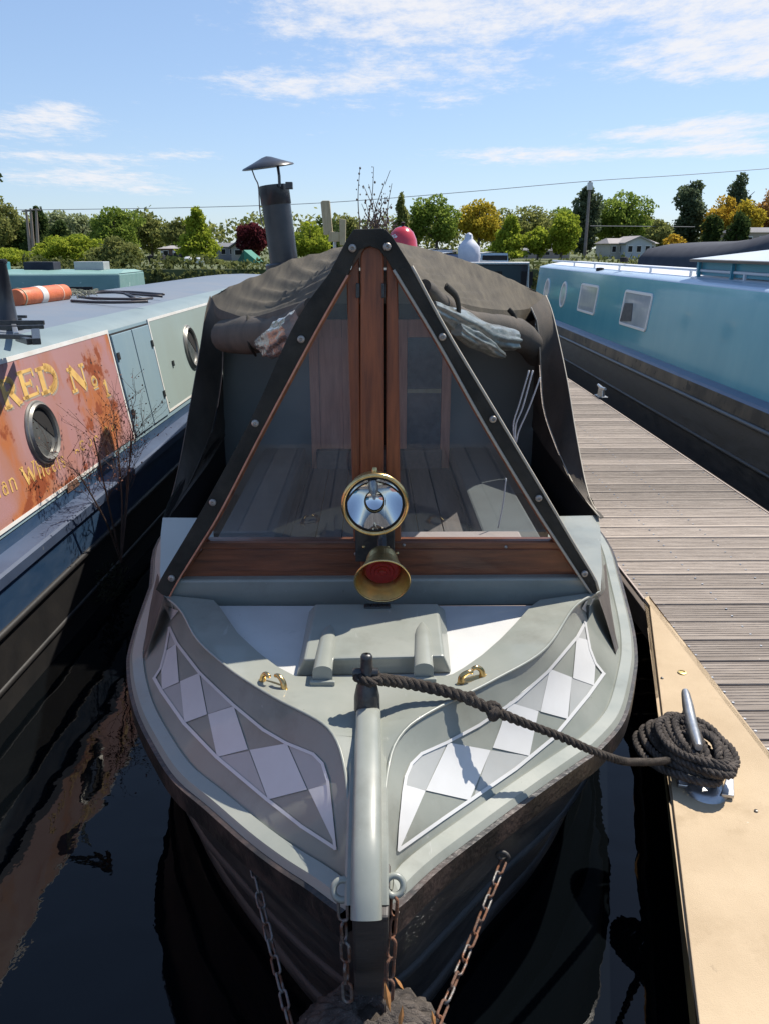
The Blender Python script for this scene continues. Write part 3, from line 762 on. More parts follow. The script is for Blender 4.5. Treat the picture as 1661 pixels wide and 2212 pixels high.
# rolled up windows under the eaves
def roll(path, rad, seed):
    p = curve(path, 26); rr = []
    for i in range(26):
        t = i / 25 * (len(rad) - 1); k = min(int(t), len(rad) - 2)
        rr.append(rad[k] * (1 - t + k) + rad[k + 1] * (t - k) + .006 * mnoise.noise((i * .5, seed, 0)))
    MB().tube(p, rr, 16).build('window_roll', CANVAS, can, smooth=60)
    return p, rr
roll([at(916, 618, Y=CYB + .1), at(960, 662, Y=2.8), at(1010, 690, Y=3.2), at(1080, 706, Y=3.7), at(1136, 735, Y=4.15), at(1160, 765, Y=4.3)], [.02, .034, .036, .046, .078, .07], 1.)
roll([at(672, 658, Y=CYB + .1), at(640, 694, Y=2.75), at(600, 714, Y=3.2), at(550, 722, Y=3.75), at(512, 726, Y=4.1), at(490, 726, Y=4.25)], [.02, .045, .058, .078, .092, .088], 5.)
def crumple(corners, ys, n, amp, seed, name, mat):
    a, b, c, d = [at(x, y, Y=yy) for (x, y), yy in zip(corners, ys)]
    rows = []
    for i in range(n):
        u = i / (n - 1)
        rows.append([lerp(lerp(a, b, v), lerp(d, c, v), u) + Vector((mnoise.noise((u * 5, v * 5, seed)), mnoise.noise((u * 6 + 9, v * 6, seed)), .6 * mnoise.noise((u * 4, v * 7 + 5, seed)))) * amp for v in (k / (n - 1) for k in range(n))])
    MB().grid(rows).build(name, mat, can, smooth=25)
SHEET = M('old_clear_vinyl', (.23, .235, .20), .30, col2=(.10, .10, .09), scale=14, stretch=(1, 1, 3), coat=.4, bump=.3, bscale=40)
SHEETL = M('stained_clear_vinyl', (.15, .145, .15), .25, col2=(.32, .20, .16), scale=16, fac=(.45, .6), coat=.5, bump=.4, bscale=50)
def sheet_roll(pts, rad, seed, mat, amp):
    p = curve([at(x, y, Y=yy) for x, y, yy in pts], 60); rows = []
    for i, c in enumerate(p):
        t = i / 59 * (len(rad) - 1); k = min(int(t), len(rad) - 2); r = rad[k] * (1 - t + k) + rad[k + 1] * (t - k); row = []
        for j in range(40):
            a = 2 * math.pi * j / 40
            f = mnoise.noise((i * .045 + seed, math.cos(a) * 2.4, math.sin(a) * 2.4 + seed))
            g_ = 1 - abs(mnoise.noise((i * .10 + seed, math.cos(a) * 3.4 + 7, math.sin(a) * 3.4))) * 2
            q = r * (1 + amp * f + amp * .22 * g_)
            row.append(c + Vector((.95 * q * math.cos(a), -.25 * q * math.cos(a), q * math.sin(a))))
        rows.append(row)
    MB().grid(rows, True).poly(rows[-1]).poly(rows[0]).build('window_sheet', mat, can, smooth=180)
sheet_roll([(930, 662, 2.42), (975, 690, 2.75), (1020, 712, 3.1), (1060, 728, 3.4), (1108, 738, 3.7)], [.018, .034, .044, .050, .040], 2., SHEET, .45)
sheet_roll([(985, 712, 2.72), (1030, 738, 3.02), (1066, 758, 3.25), (1086, 768, 3.4)], [.02, .030, .026, .012], 6., SHEET, .45)
sheet_roll([(640, 708, 2.5), (614, 728, 2.7), (588, 742, 2.95), (560, 744, 3.2)], [.040, .050, .044, .018], 9., SHEETL, .5)
def tie(pts, ys, r=.006):
    MB().tube(curve([at(x, y, Y=yy) for (x, y), yy in zip(pts, ys)], 20), r, 6, flat=2.2).build('tie', STRAP, can, smooth=180)
tie([(962, 618), (984, 640), (990, 672), (982, 700), (964, 716)], (2.68, 2.72, 2.74, 2.74, 2.78))
tie([(1098, 668), (1110, 684), (1112, 712), (1110, 742)], (3.86, 3.84, 3.82, 3.84))
tie([(536, 684), (536, 720), (540, 748), (552, 766)], (3.62, 3.55, 3.52, 3.6))
for pts in ([(1142, 800), (1120, 875), (1108, 914), (1110, 950)], [(1150, 800), (1128, 880), (1113, 918), (1112, 960)], [(1166, 815), (1142, 880), (1120, 930), (1114, 956)], [(1092, 1033), (1086, 1085), (1075, 1141)]):
    MB().tube(curve([at(x, y, Y=3.1) for x, y in pts], 16), .0032, 5).build('cord', CORD, can, smooth=180)
# loose skirts at the foot of the straps
SK = M('dusty_skirt_vinyl', (.105, .090, .078), .5, col2=(.07, .06, .054), scale=5, coat=.2, bump=.15, bscale=30)
def skirt(pts, zs):
    p = [at(x, y, Z=z) for (x, y), z in zip(pts, zs)]
    rows = []
    for i in range(10):
        u = i / 9
        a, b = lerp(p[0], p[3], u), lerp(p[1], p[2], u)
        rows.append([lerp(a, b, v) + Vector((.004 * math.sin(v * 9 + u * 3), 0, .005 * math.sin(v * 7 + u * 4))) for v in (k / 7 for k in range(8))])
    MB().grid(rows).build('skirt', SK, can, smooth=80)
skirt([(1270, 1240), (1306, 1218), (1334, 1395), (1330, 1412)], (.82, .66, .585, .59))
skirt([(356, 1284), (340, 1240), (312, 1400), (312, 1420)], (.81, .66, .59, .585))
# ------------------------------------------------------------------ fittings on the fore deck
TOPZ = .863
hb = MB().hexa([at(640, 1461, Z=.807), at(975, 1454, Z=.807), at(962, 1318, Z=.807), at(668, 1320, Z=.807),
                at(657, 1424, Z=TOPZ), at(958, 1416, Z=TOPZ), at(944, 1304, Z=TOPZ), at(682, 1305, Z=TOPZ)]).build('hatch', GREY, boat, bevel=.006)
def bullet(pts, wds, front):
    """A long hinge cover: pointed at the back, half round, bent down over the front of the hatch."""
    rows = []
    for p, w_ in zip(pts, wds):
        rows.append([p + Vector((w_ * math.cos(math.pi * k / 10), 0, w_ * .62 * math.sin(math.pi * k / 10) - .006)) for k in range(11)])
    f = [Vector((p.x, p.y - .004, front)) for p in rows[-1]]
    MB().grid(rows + [f]).poly(rows[0]).build('hatch_hinge', GREY, hb, smooth=40)
    MB().slab([rows[-1][0] + Vector((.006, -.004, -.02)), rows[-1][-1] + Vector((-.006, -.004, -.02)), rows[-1][-1] + Vector((-.006, -.004, -.05)), rows[-1][0] + Vector((.006, -.004, -.05))], (0, -1, 0), .012).build('hinge_stop', GREY, hb, bevel=.002)
for (bx, by), (fx, fy) in (((911, 1340), (915, 1440)), ((713, 1346), (697, 1446))):
    a, b = at(bx, by, Z=TOPZ + .004), at(fx, fy, Z=TOPZ + .004)
    ps = [lerp(a, b, t) for t in (0, .08, .18, .30, .5, .75, 1)]
    bullet(ps, [.003, .010, .017, .021, .022, .0235, .0245], .82)
vp = at(815, 1311, Z=TOPZ)
MB().box(vp.x - .038, vp.x + .038, vp.y - .012, vp.y + .012, TOPZ, TOPZ + .006).build('vent_plate', STEEL_DARK, hb, bevel=.002)
for k in range(5): MB().box(vp.x - .03 + k * .013, vp.x - .022 + k * .013, vp.y - .006, vp.y + .006, TOPZ + .006, TOPZ + .0085).build('vent_slot', DARK, hb)
# brass headlamp
LC = at(810, 1089, Y=2.06); AX = Vector((.03, -1, -.06)).normalized()
lamp = MB().lathe([(.012, -.122), (.035, -.115), (.060, -.093), (.077, -.060), (.0845, -.02), (.086, -.004)], LC, AX, 40, cap0=True).build('headlamp', BRASS, boat, smooth=50)
prof = [(.0865 + .0065 * math.cos(a), .004 + .0075 * math.sin(a)) for a in [math.pi * 2 * k / 12 for k in range(13)]]
MB().lathe(prof, LC, AX, 48).build('rim', BRASSB, lamp, smooth=180)
MB().lathe([(.0775 + .0025 * math.cos(a), .004 + .003 * math.sin(a)) for a in [math.pi * 2 * k / 10 for k in range(11)]], LC, AX, 48).build('rim', DARK, lamp, smooth=180)
MB().lathe([(max(.0005, .079 * k / 18), -.074 + .070 * (k / 18) ** 2) for k in range(19)], LC, AX, 48).build('reflector', MIRROR, lamp, smooth=180)
MB().lathe([(.0005, -.042), (.004, -.044), (.005, -.05), (.005, -.072)], LC, AX, 14).build('bulb', GALV, lamp, smooth=50)
lens = bpy.data.materials.new('lamp_glass'); lens.use_nodes = True
lb = lens.node_tree.nodes['Principled BSDF']; lb.inputs['Transmission Weight'].default_value = 1; lb.inputs['Roughness'].default_value = .0; lb.inputs['IOR'].default_value = 1.05
MB().lathe([(.0005, .014), (.03, .0125), (.06, .008), (.082, .001)], LC, AX, 40).build('lens', lens, lamp, smooth=180)
MB().lathe([(.0005, .014), (.006, .012), (.008, .004), (.008, -.01)], LC + Vector((0, .03, .084)), (0, 0, 1), 10).build('cap_nut', BRASS, lamp, smooth=60)
# brass horn pointing down at the bow
HC = at(826, 1256, Y=2.05); HA = Vector((0, -.95, -.31)).normalized()
horn = MB().lathe([(.0785, .002), (.0795, .0), (.0785, -.004), (.066, -.026), (.056, -.048), (.049, -.070), (.046, -.095), (.040, -.112), (.012, -.118)], HC, HA, 44).build('horn', BRASS, boat, smooth=60)
MB().lathe([(.0775, .0), (.064, -.03), (.055, -.055), (.049, -.072)], HC, HA, 44).build('bell_lining', BRASS, horn, smooth=180)
MB().lathe([(.0782 + .0028 * math.cos(a), .0028 * math.sin(a)) for a in [math.pi * 2 * k / 8 for k in range(9)]], HC, HA, 44).build('rim', BRASSB, horn, smooth=180)
MB().lathe([(.0005, -.034), (.010, -.035), (.012, -.039), (.020, -.038), (.022, -.042), (.032, -.041), (.034, -.045), (.046, -.044), (.054, -.052)], HC, HA, 36).build('diaphragm', REDD, horn, smooth=30)
bk = MB().tube([HC - HA * .11, HC - HA * .14 + Vector((0, .02, .03)), LC - AX * .12 + Vector((0, .05, -.03)), LC - AX * .10], .014, 8).box(LC.x - .06, LC.x + .06, CYB - .034, CYB - .020, HC.z - .02, LC.z + .02)
bk.build('lamp_bracket', STEEL_DARK, boat, bevel=.003)
for px, py in ((786, 1182), (838, 1183), (858, 1196)):
    MB().lathe([(.0005, -.003), (.005, -.001), (.006, .003)], at(px, py, Y=CYB - .036), (0, 1, 0), 10).build('screw', BRASSB, boat, smooth=60)
# mooring stud on the stem
TB = at(793, 1531, Z=.845); TT = at(792, 1412, Y=TB.y + .012)
rad = [(.030, .0), (.0295, .03), (.024, .055), (.0155, .075), (.0140, .12)]
ht = TT.z - TB.z
st = MB().lathe([(r, h * ht / .13) for r, h in rad] + [(.0138, ht * .95), (.011, ht * .99), (.004, ht)], TB, (TT - TB), 20, cap0=True).build('mooring_stud', STEEL_DARK, boat, smooth=60)
zc = TB.z + ht * .66
MB().tube([Vector((TB.x - .032, TB.y + .008, zc)), Vector((TB.x + .026, TB.y + .008, zc))], .0105, 12).build('crosspiece', STEEL_DARK, st, smooth=50)
# brass fairleads
def fairlead(px, py, ang):
    o = at(px, py, Z=H - DB + .004); rt = Matrix.Rotation(ang, 3, 'Z')
    def q(x, y, z): return o + rt @ Vector((x, y, z))
    base = MB()
    base.slab([q(.046 * math.cos(a), .015 * math.sin(a), -.002) for a in [2 * math.pi * k / 20 for k in range(20)]], (0, 0, 1), .008)
    f = base.build('fairlead', BRASSB, boat, bevel=.002)
    for s_ in (-1, 1):
        path = curve([q(s_ * .034, 0, .005), q(s_ * .030, .002, .022), q(s_ * .016, .004 * s_, .033), q(s_ * .004, .006 * s_, .030)], 14)
        MB().tube(path, [.0085 - .0035 * i / 13 for i in range(14)], 10).build('horn', BRASSB, f, smooth=180)
    for s_ in (-1, 1): MB().lathe([(.0005, .0022), (.004, .0018), (.0045, 0)], q(s_ * .041, 0, .006), (0, 0, 1), 8).build('screw', BRASS, f)
fairlead(591, 1484, R_(-32)); fairlead(1018, 1472, R_(30))
# bow eyes
def ring(mb, c, ax, R0, r, n=22, squash=1., upv=None):
    c = Vector(c); ax = Vector(ax).normalized()
    x = Vector(upv).normalized() if upv is not None else ax.orthogonal().normalized(); y = ax.cross(x)
    mb.tube([c + x * (R0 * math.cos(2 * math.pi * k / n)) + y * (R0 * squash * math.sin(2 * math.pi * k / n)) for k in range(n)], r, 8, closed=True)
    return mb
eyes = [at(741, 1922, Z=.735), at(851, 1913, Z=.735)]
for e in eyes: ring(MB(), e, (.05, -.8, .6), .017, .0065).build('bow_eye', GREY, boat, smooth=180)

# ------------------------------------------------------------------ things on the cabin roof
def rz(x): return croof(x) + .006
# stove chimney (part of the boat)
ct, cb = at(592, 401, Y=5.2), at(617, 584, Y=5.2)
cb = cb + (cb - ct) * .12
cax = (ct - cb).normalized(); cl = (ct - cb).length
ch = MB().lathe([(.089, 0), (.088, cl * .5), (.089, cl), (.085, cl)], cb, cax, 36).build('chimney', CHIM, boat, smooth=50)
MB().lathe([(.0895, cl * .80), (.0925, cl * .805), (.0925, cl), (.085, cl + .002), (.083, cl - .05)], cb, cax, 36).build('collar', CHIM, ch, smooth=50)
MB().lathe([(.108, .05), (.12, .06), (.12, .10), (.108, .11)], cb, cax, 36).build('base_ring', CHIM, ch, smooth=50)
cc = at(580, 360, Y=5.2); cp = cax.lerp(Vector((-.12, 0, 1)), .5).normalized()
MB().lathe([(.004, .058), (.03, .052), (.09, .028), (.155, .004), (.160, -.004), (.152, -.006), (.09, .014), (.004, .030)], cc, (-.13, -.08, 1), 40).build('cowl', CHIM, ch, smooth=50)
MB().tube([at(605, 404, Y=5.11), at(604, 380, Y=5.11), at(600, 352, Y=5.16)], .018, 8, flat=.5).build('cowl_stay', CHIM, ch, bevel=.002)
p = at(626, 401, Y=5.11); MB().box(p.x - .022, p.x + .02, p.y - .02, p.y + .02, p.z - .02, p.z + .02).build('clamp', CHIM, ch, bevel=.003)
MB().tube(curve([at(545, 366, Y=5.12), at(552, 385, Y=5.1), at(559, 402, Y=5.09), at(562, 450, Y=5.09), at(566, 480, Y=5.1), at(570, 489, Y=5.1)], 30), .004, 5).build('safety_chain', CHAINM, ch)
# timber bracket
yb = 6.3
wb = thing('timber_bracket', 'cream timber board and short peg bracket standing on the middle boat roof', 'bracket', at(715, 545, Y=yb))
MB().slab([at(693, 436, Y=yb), at(698, 433, Y=yb), at(713, 433, Y=yb), at(719, 498, Y=yb), at(722, 506, Y=yb), at(700, 508, Y=yb)], (0, 1, 0), .06).build('board', CREAM, wb, bevel=.006)
MB().slab([at(712, 500, Y=yb - .01), at(746, 502, Y=yb - .01), at(742, 522, Y=yb - .01), at(710, 522, Y=yb - .01)], (0, 1, 0), .05).build('arm', CREAM, wb, bevel=.005)
MB().slab([at(734, 472, Y=yb - .02), at(748, 474, Y=yb - .02), at(747, 530, Y=yb - .02), at(735, 530, Y=yb - .02)], (0, 1, 0), .05).build('peg', CREAM, wb, bevel=.005)
q = at(723, 520, Y=yb); MB().tube([Vector((q.x, yb + .03, rz(-.3))), Vector((q.x, yb + .03, q.z))], .012, 8).build('pole', GALV, wb, smooth=60)
# dried plants in a planter
yp = 5.6
pl = thing('dried_plant', 'tall dry brown seed stalks growing from a planter on the middle boat roof', 'plant', Vector((.05, yp, rz(.05))))
MB().box(-.14, .20, yp - .12, yp + .12, rz(0) - .01, 1.86).build('planter', M('planter_wood', (.12, .07, .04), .8), pl, bevel=.006)
DRY = M('dry_stalk', (.155, .115, .085), .9, col2=(.085, .06, .05), scale=30)
stalk = MB(); heads = MB()
tips = [(778, 366), (786, 400), (808, 360), (797, 398), (842, 368), (846, 396), (790, 432), (812, 436), (826, 420), (836, 424), (804, 446), (818, 458), (782, 440), (845, 440), (797, 462), (831, 450), (788, 470), (840, 470)]
for i, (tx, ty) in enumerate(tips):
    bx = 780 + (i * 37 % 66)
    yy = yp + random.uniform(-.1, .1)
    a, b = at(bx, 512, Y=yy), at(tx, ty, Y=yy)
    m_ = lerp(a, b, .55) + Vector((random.uniform(-.02, .02), 0, 0))
    cv = curve([a, m_, b], 14)
    stalk.tube(cv, [.0042 - .0026 * k / 13 for k in range(14)], 4)
    for k in range(3, 14):
        if random.random() < .62:
            c_ = cv[k] + Vector((random.uniform(-.015, .015), random.uniform(-.015, .015), random.uniform(-.01, .01)))
            r_ = random.uniform(.004, .0095)
            heads.tube([c_ - Vector((0, 0, r_)), c_, c_ + Vector((0, 0, r_))], [r_ * .4, r_, r_ * .4], 5)
for k in range(110):
    x, y0 = random.uniform(776, 852), random.uniform(478, 505)
    c_ = at(x, y0, Y=yp + random.uniform(-.12, .12)); d_ = Vector((random.uniform(-1, 1), random.uniform(-1, 1), random.uniform(0, 1.4))).normalized() * random.uniform(.02, .05)
    stalk.tube([c_, c_ + d_], [.003, .001], 3)
stuff(stalk.build('stalk', DRY, pl)); stuff(heads.build('seed_head', DRY, pl))
# red domed lid
yk = 5.35
kc = at(868, 535, Y=yk)
kt = thing('enamel_pot', 'shiny red domed enamel pot with a white flower patch on the middle boat roof', 'pot', Vector((kc.x, yk, rz(kc.x))))
k0 = Vector((kc.x, yk, kc.z + .004))
MB().lathe([(.096, -.11), (.098, -.02), (.100, 0), (.098, .004), (.092, .045), (.072, .090), (.045, .115), (.014, .127), (.001, .128)], k0, (0, 0, 1), 36).build('body', REDEN, kt, smooth=50)
MB().lathe([(.100 + .004 * math.cos(a), .004 * math.sin(a)) for a in [2 * math.pi * k / 8 for k in range(9)]], k0, (0, 0, 1), 36).build('rim', M('dark_red_rim', (.22, .01, .02), .3), kt, smooth=180)
MB().lathe([(.012, 0), (.008, .012), (.016, .022), (.001, .03)], k0 + Vector((.005, 0, .126)), (0, 0, 1), 12).build('knob', DARK, kt, smooth=50)
fm = MB()
for k in range(7):
    a = k * 2 * math.pi / 6 if k < 6 else 0
    rr_ = .020 if k < 6 else 0
    d = Vector((-.50 + rr_ * math.cos(a) * 12, -.62, .62 + rr_ * math.sin(a) * 12)).normalized()
    c_ = k0 + Vector((d.x * .093, d.y * .093, d.z * .112 + .008))
    fm.lathe([(.0005, .004), (.011, .002), (.012, -.004)], c_, d, 8)
fm.build('painted_flower', WHITE, kt)

# ------------------------------------------------------------------ rope, chains, fender
def twisted(name, path, r, mat, pitch=.05, per=9, sides=5, strands=3, thick=None):
    L = sum((path[i + 1] - path[i]).length for i in range(len(path) - 1))
    n = max(8, int(L / pitch * per))
    p = resample(path, n); mb = MB()
    fr = []; ref = Vector((0, 0, 1))
    for k in range(n):
        t = (p[min(k + 1, n - 1)] - p[max(k - 1, 0)]).normalized()
        ref = (ref - t * ref.dot(t))
        ref = ref.normalized() if ref.length > 1e-5 else t.orthogonal().normalized()
        fr.append((ref.copy(), t.cross(ref)))
    for s_ in range(strands):
        pts = []; rr = []
        for k in range(n):
            a = 2 * math.pi * (k / per + s_ / strands)
            th = thick(k / (n - 1)) if thick else 1.
            pts.append(p[k] + (fr[k][0] * math.cos(a) + fr[k][1] * math.sin(a)) * r * .52 * th); rr.append(r * .56 * th)
        mb.tube(pts, rr, sides)
    return mb
gp = at(1272, 1619, Z=.695)
s0 = Vector((TB.x + .014, TB.y + .002, zc - .012))
def seg(px, py, t, a=s0, b=gp): return at(px, py, Z=a.z * (1 - t) + b.z * t)
RP = [s0, at(880, 1476, Z=.885), at(955, 1492, Z=.868), at(1010, 1509, Z=.850), at(1064, 1535, Z=.825), at(1140, 1565, Z=.785), at(1210, 1592, Z=.742), gp, at(1318, 1637, Z=.645), at(1360, 1646, Z=.575), at(1425, 1645, Z=.46), at(1450, 1640, Z=.40)]
rp = curve(RP, 160)
rope = thing('mooring_rope', 'black mooring rope from the bow stud, over the gunwale and coiled on the dock cleat', 'rope', at(1490, 1600, Z=.356))
thick = lambda u: 1.45 - .25 * u / .28 if u < .28 else (1.2 - (u - .28) * 2.5 if u < .36 else 1.)
twisted('line', rp, .0106, ROPE, pitch=.055, per=12, thick=thick).build('line', ROPE, rope, smooth=180)
# eye round the stud, and the splice lumps
ey = [Vector((TB.x + .021 * math.cos(a), TB.y + .006 + .021 * math.sin(a), zc - .010 + .004 * math.sin(a * 2))) for a in [2 * math.pi * k / 30 for k in range(31)]]
twisted('eye', ey, .0115, ROPE, pitch=.05, per=10).build('eye', ROPE, rope, smooth=180)
kn = MB()
for (px, py, t) in ((1066, 1535, .825), (1058, 1528, .83), (1066, 1545, .82), (1015, 1509, .85)):
    c_ = at(px, py, Z=t)
    for k in range(3):
        ax_ = Vector((random.uniform(-1, 1), random.uniform(-1, 1), random.uniform(-1, 1)))
        ring(kn, c_ + Vector((random.uniform(-.004, .004),) * 3), ax_, .011, .006, 10)
kn.build('knot', ROPE, rope, smooth=180)
# dock cleat and the coil wound on it
ca, cb2 = at(1478, 1500, Z=.462), at(1507, 1622, Z=.462)
cdir = (cb2 - ca).normalized(); cmid = (ca + cb2) / 2; cside = Vector((cdir.y, -cdir.x, 0))
cleat = thing('mooring_cleat', 'galvanised horn cleat ringed by the coiled black rope on the sand coloured plate', 'cleat', Vector((cmid.x, cmid.y, .358)), 'mooring cleats')
cp_ = [cmid + cdir * s_ * .105 * 1 for s_ in (-1, 1)]
MB().tube(curve([ca + Vector((0, 0, .012)), lerp(ca, cb2, .25) + Vector((0, 0, .004)), cmid, lerp(ca, cb2, .75) + Vector((0, 0, .004)), cb2 + Vector((0, 0, .012))], 20), [.011, .014, .015, .016, .017, .018, .018, .018, .018, .018, .018, .018, .018, .018, .018, .017, .016, .015, .014, .011], 12).build('horn', GALV, cleat, smooth=60)
for t in (.32, .68):
    c_ = lerp(ca, cb2, t); MB().tube([Vector((c_.x, c_.y, .36)), Vector((c_.x, c_.y, c_.z))], [.026, .018], 12).build('leg', GALV, cleat, smooth=60)
MB().slab([Vector((cmid.x, cmid.y, .358)) + cdir * a + cside * b for a, b in ((-.13, -.03), (.20, -.03), (.20, .05), (-.13, .05))], (0, 0, 1), .012).build('base_plate', GALV, cleat, bevel=.003)
kc_ = at(1525, 1703, Z=.365); MB().lathe([(.001, .012), (.035, .010), (.058, .0), (.060, -.006)], kc_, (0, -.15, 1), 28).build('base_cup', GALV, cleat, smooth=50)
MB().slab([at(1556, 1722, Z=.362), at(1584, 1726, Z=.362), at(1582, 1668, Z=.362), at(1572, 1672, Z=.362)], (0, 0, 1), .012).build('gusset', GALV, cleat, bevel=.002)
oc = at(1490, 1606, Z=.44)
def loop(a, b, rot, dx, dy, z, tilt, n=40):
    out = []
    for k in range(n):
        t = 2 * math.pi * k / n
        x, y = a * .95 * math.cos(t), b * 1.0 * math.sin(t)
        xr, yr = x * math.cos(rot) - y * math.sin(rot), x * math.sin(rot) + y * math.cos(rot)
        out.append(Vector((oc.x + dx * .75 + xr, oc.y + dy + yr, z + tilt * y + .006 * math.sin(3 * t + rot * 5))))
    return out
pathc = [rp[-1]]
spec_ = [(.085, .150, .42, -.050, .000, .40, -.08), (.078, .145, .40, -.030, .012, .425, -.06), (.070, .150, .36, -.012, .004, .45, -.05), (.080, .150, .30, .005, -.008, .47, -.04), (.075, .135, .25, .020, -.004, .488, -.02),
         (.068, .140, .18, .030, .004, .50, .0), (.082, .128, .5, .012, -.016, .505, .02), (.060, .118, .1, .034, -.008, .515, .03)]
coilp = []
for i, sp in enumerate(spec_):
    sp = sp[:5] + (.392 + (sp[5] - .40) * .58,) + sp[6:]
    lp = loop(*sp)
    coilp += lp
cs = curve(coilp[::3], 420)
twisted('coil', cs, .0118, ROPEGREY, pitch=.05, per=9).build('coil', ROPEGREY, rope, smooth=180)
cross = MB()
for k in range(7):
    a = R_(-70 + k * 22)
    c_ = oc + Vector((.03, 0, -.01))
    p1 = c_ + Vector((.06 * math.cos(a), .095 * math.sin(a), .012)); p2 = c_ + Vector((.035 * math.cos(a + .8), .05 * math.sin(a + .8), .034)); p3 = c_ + Vector((-.05 * math.cos(a + .3), -.10 * math.sin(a + .3), .008))
    if k in (2, 3): continue
    m2 = twisted('x', curve([p1, p2, lerp(p2, p3, .5) + Vector((.0, .0, .012)), p3], 30), .0125, ROPEGREY, pitch=.05, per=8)
    i_ = len(cross.v); cross.v += m2.v; cross.f += [tuple(q_ + i_ for q_ in f) for f in m2.f]
cross.build('turn', ROPEGREY, rope, smooth=180)

# far cleat on the finger
fc = at(1297, 857, Z=.35)
c2 = thing('mooring_cleat', 'bare galvanised horn cleat on the far right edge of the planked dock', 'cleat', Vector((fc.x, fc.y, .352)), 'mooring cleats')
MB().tube([Vector((fc.x, fc.y - .14, .455)), Vector((fc.x, fc.y, .44)), Vector((fc.x, fc.y + .14, .455))], [.014, .02, .014], 10).build('horn', GALV, c2, smooth=60)
for d in (-.045, .045): MB().tube([Vector((fc.x, fc.y + d, .355)), Vector((fc.x, fc.y + d, .44))], [.03, .02], 10).build('leg', GALV, c2, smooth=60)
MB().box(fc.x - .05, fc.x + .05, fc.y - .09, fc.y + .09, .352, .362).build('base_plate', GALV, c2, bevel=.002)

# chains
link_cache = {}
def chain(name, a, b, sag, lw, label, mats, n=None, fancy=0):
    a, b = Vector(a), Vector(b); r = thing(name, label, 'chain', b, 'chains holding the bow fender')
    L = (b - a).length; pitch = lw * 1.62
    n = max(4, int(L / pitch * (1 + sag)))
    p = [lerp(a, b, k / n) + Vector((0, 0, -sag * L * .5 * math.sin(math.pi * k / n))) for k in range(n + 1)]
    p = resample(p, n + 1)
    key = round(lw, 4)
    for k in range(n):
        d = (p[k + 1] - p[k]).normalized(); c = (p[k] + p[k + 1]) / 2
        if key not in link_cache:
            m = MB()
            pts = []
            hl, hw = lw * .52, lw * .36
            for j in range(20):
                t = 2 * math.pi * j / 20
                x, y = hw * math.cos(t), hw * math.sin(t) + (hl if math.sin(t) > 0 else -hl)
                pts.append(Vector((x, 0, y)))
            m.tube(pts, lw * .135, 7, closed=True)
            tmp = m.build('link', mats[0], r, smooth=180)
            # rebase to local coordinates
            off = Vector(r['_o'])
            me = tmp.data
            for v in me.vertices: v.co = v.co + off
            link_cache[key] = me
            o = tmp
        else:
            o = bpy.data.objects.new('link', link_cache[key]); C.objects.link(o); o.parent = r
        o.location = c - b
        q = d.to_track_quat('Z', 'Y')
        o.rotation_mode = 'QUATERNION'
        from mathutils import Quaternion
        o.rotation_quaternion = q @ Quaternion((0, 0, 1), (math.pi / 2 if k % 2 else 0) + random.uniform(-.35, .35) + .5)
        if not o.material_slots or o.material_slots[0].link != 'OBJECT':
            o.material_slots[0].link = 'OBJECT'
        o.material_slots[0].material = mats[0] if random.random() > fancy else mats[1]
    return r
FC = Vector((-.012, 1.135, .298))
chain('chain', eyes[0] + Vector((0, -.012, -.012)), at(752, 2165, Y=1.10), .0, .024, 'short grey chain from the left bow eye down to the rope fender', (CHAINM, RUST), fancy=.25)
chain('chain', eyes[1] + Vector((0, -.012, -.012)), at(838, 2160, Y=1.10), .0, .024, 'short orange rusted chain from the right bow eye to the rope fender', (RUST, CHAINM), fancy=.2)
chain('chain', at(545, 1862, Y=1.40), at(640, 2260, Y=1.06), .06, .021, 'long dark chain hanging from the left bow side to the rope fender', (CHAINM, RUST), fancy=.12)
chain('chain', at(1086, 1862, Y=1.45), at(934, 2230, Y=1.06), .04, .021, 'long rust speckled chain hanging from the right bow side to the rope fender', (CHAINM, RUST), fancy=.45)
for pt, s_ in ((at(545, 1862, Y=1.40), -1), (at(1086, 1862, Y=1.45), 1)):
    ring(MB(), pt + Vector((0, .01, .008)), (.3, 1, .2), .013, .005, 14).build('chain_eye', HULL, boat, smooth=180)
# knotted rope fender
fd = thing('bow_fender', 'round knotted black rope fender hung on chains under the bow', 'fender', FC + Vector((0, 0, -.2)))
ms = MB(); er = Vector((.150, .115, .135))
ms.lathe([(er.x * math.sin(math.pi * k / 16), er.z * math.cos(math.pi * k / 16)) for k in range(1, 16)], FC, (0, 0, 1), 28, True, True)
ms.build('core', ROPE, fd, smooth=180)
wv = MB()
for k in range(26):
    for hand in (1, -1):
        a0 = 2 * math.pi * k / 26; pts = []
        for j in range(16):
            u = math.pi * (.06 + .88 * j / 15); a = a0 + hand * .9 * j / 15
            bul = 1.05 + .055 * math.sin(j * 2.1 + k * (1.7 if hand > 0 else 2.3))
            pts.append(FC + Vector((er.x * bul * math.sin(u) * math.cos(a), er.y * bul * math.sin(u) * math.sin(a), er.z * bul * math.cos(u))))
        wv.tube(pts, .0125, 6)
wv.build('rope_weave', ROPEGREY, fd, smooth=180)
LEAFY = M('dead_leaf', (.42, .19, .06), .8)
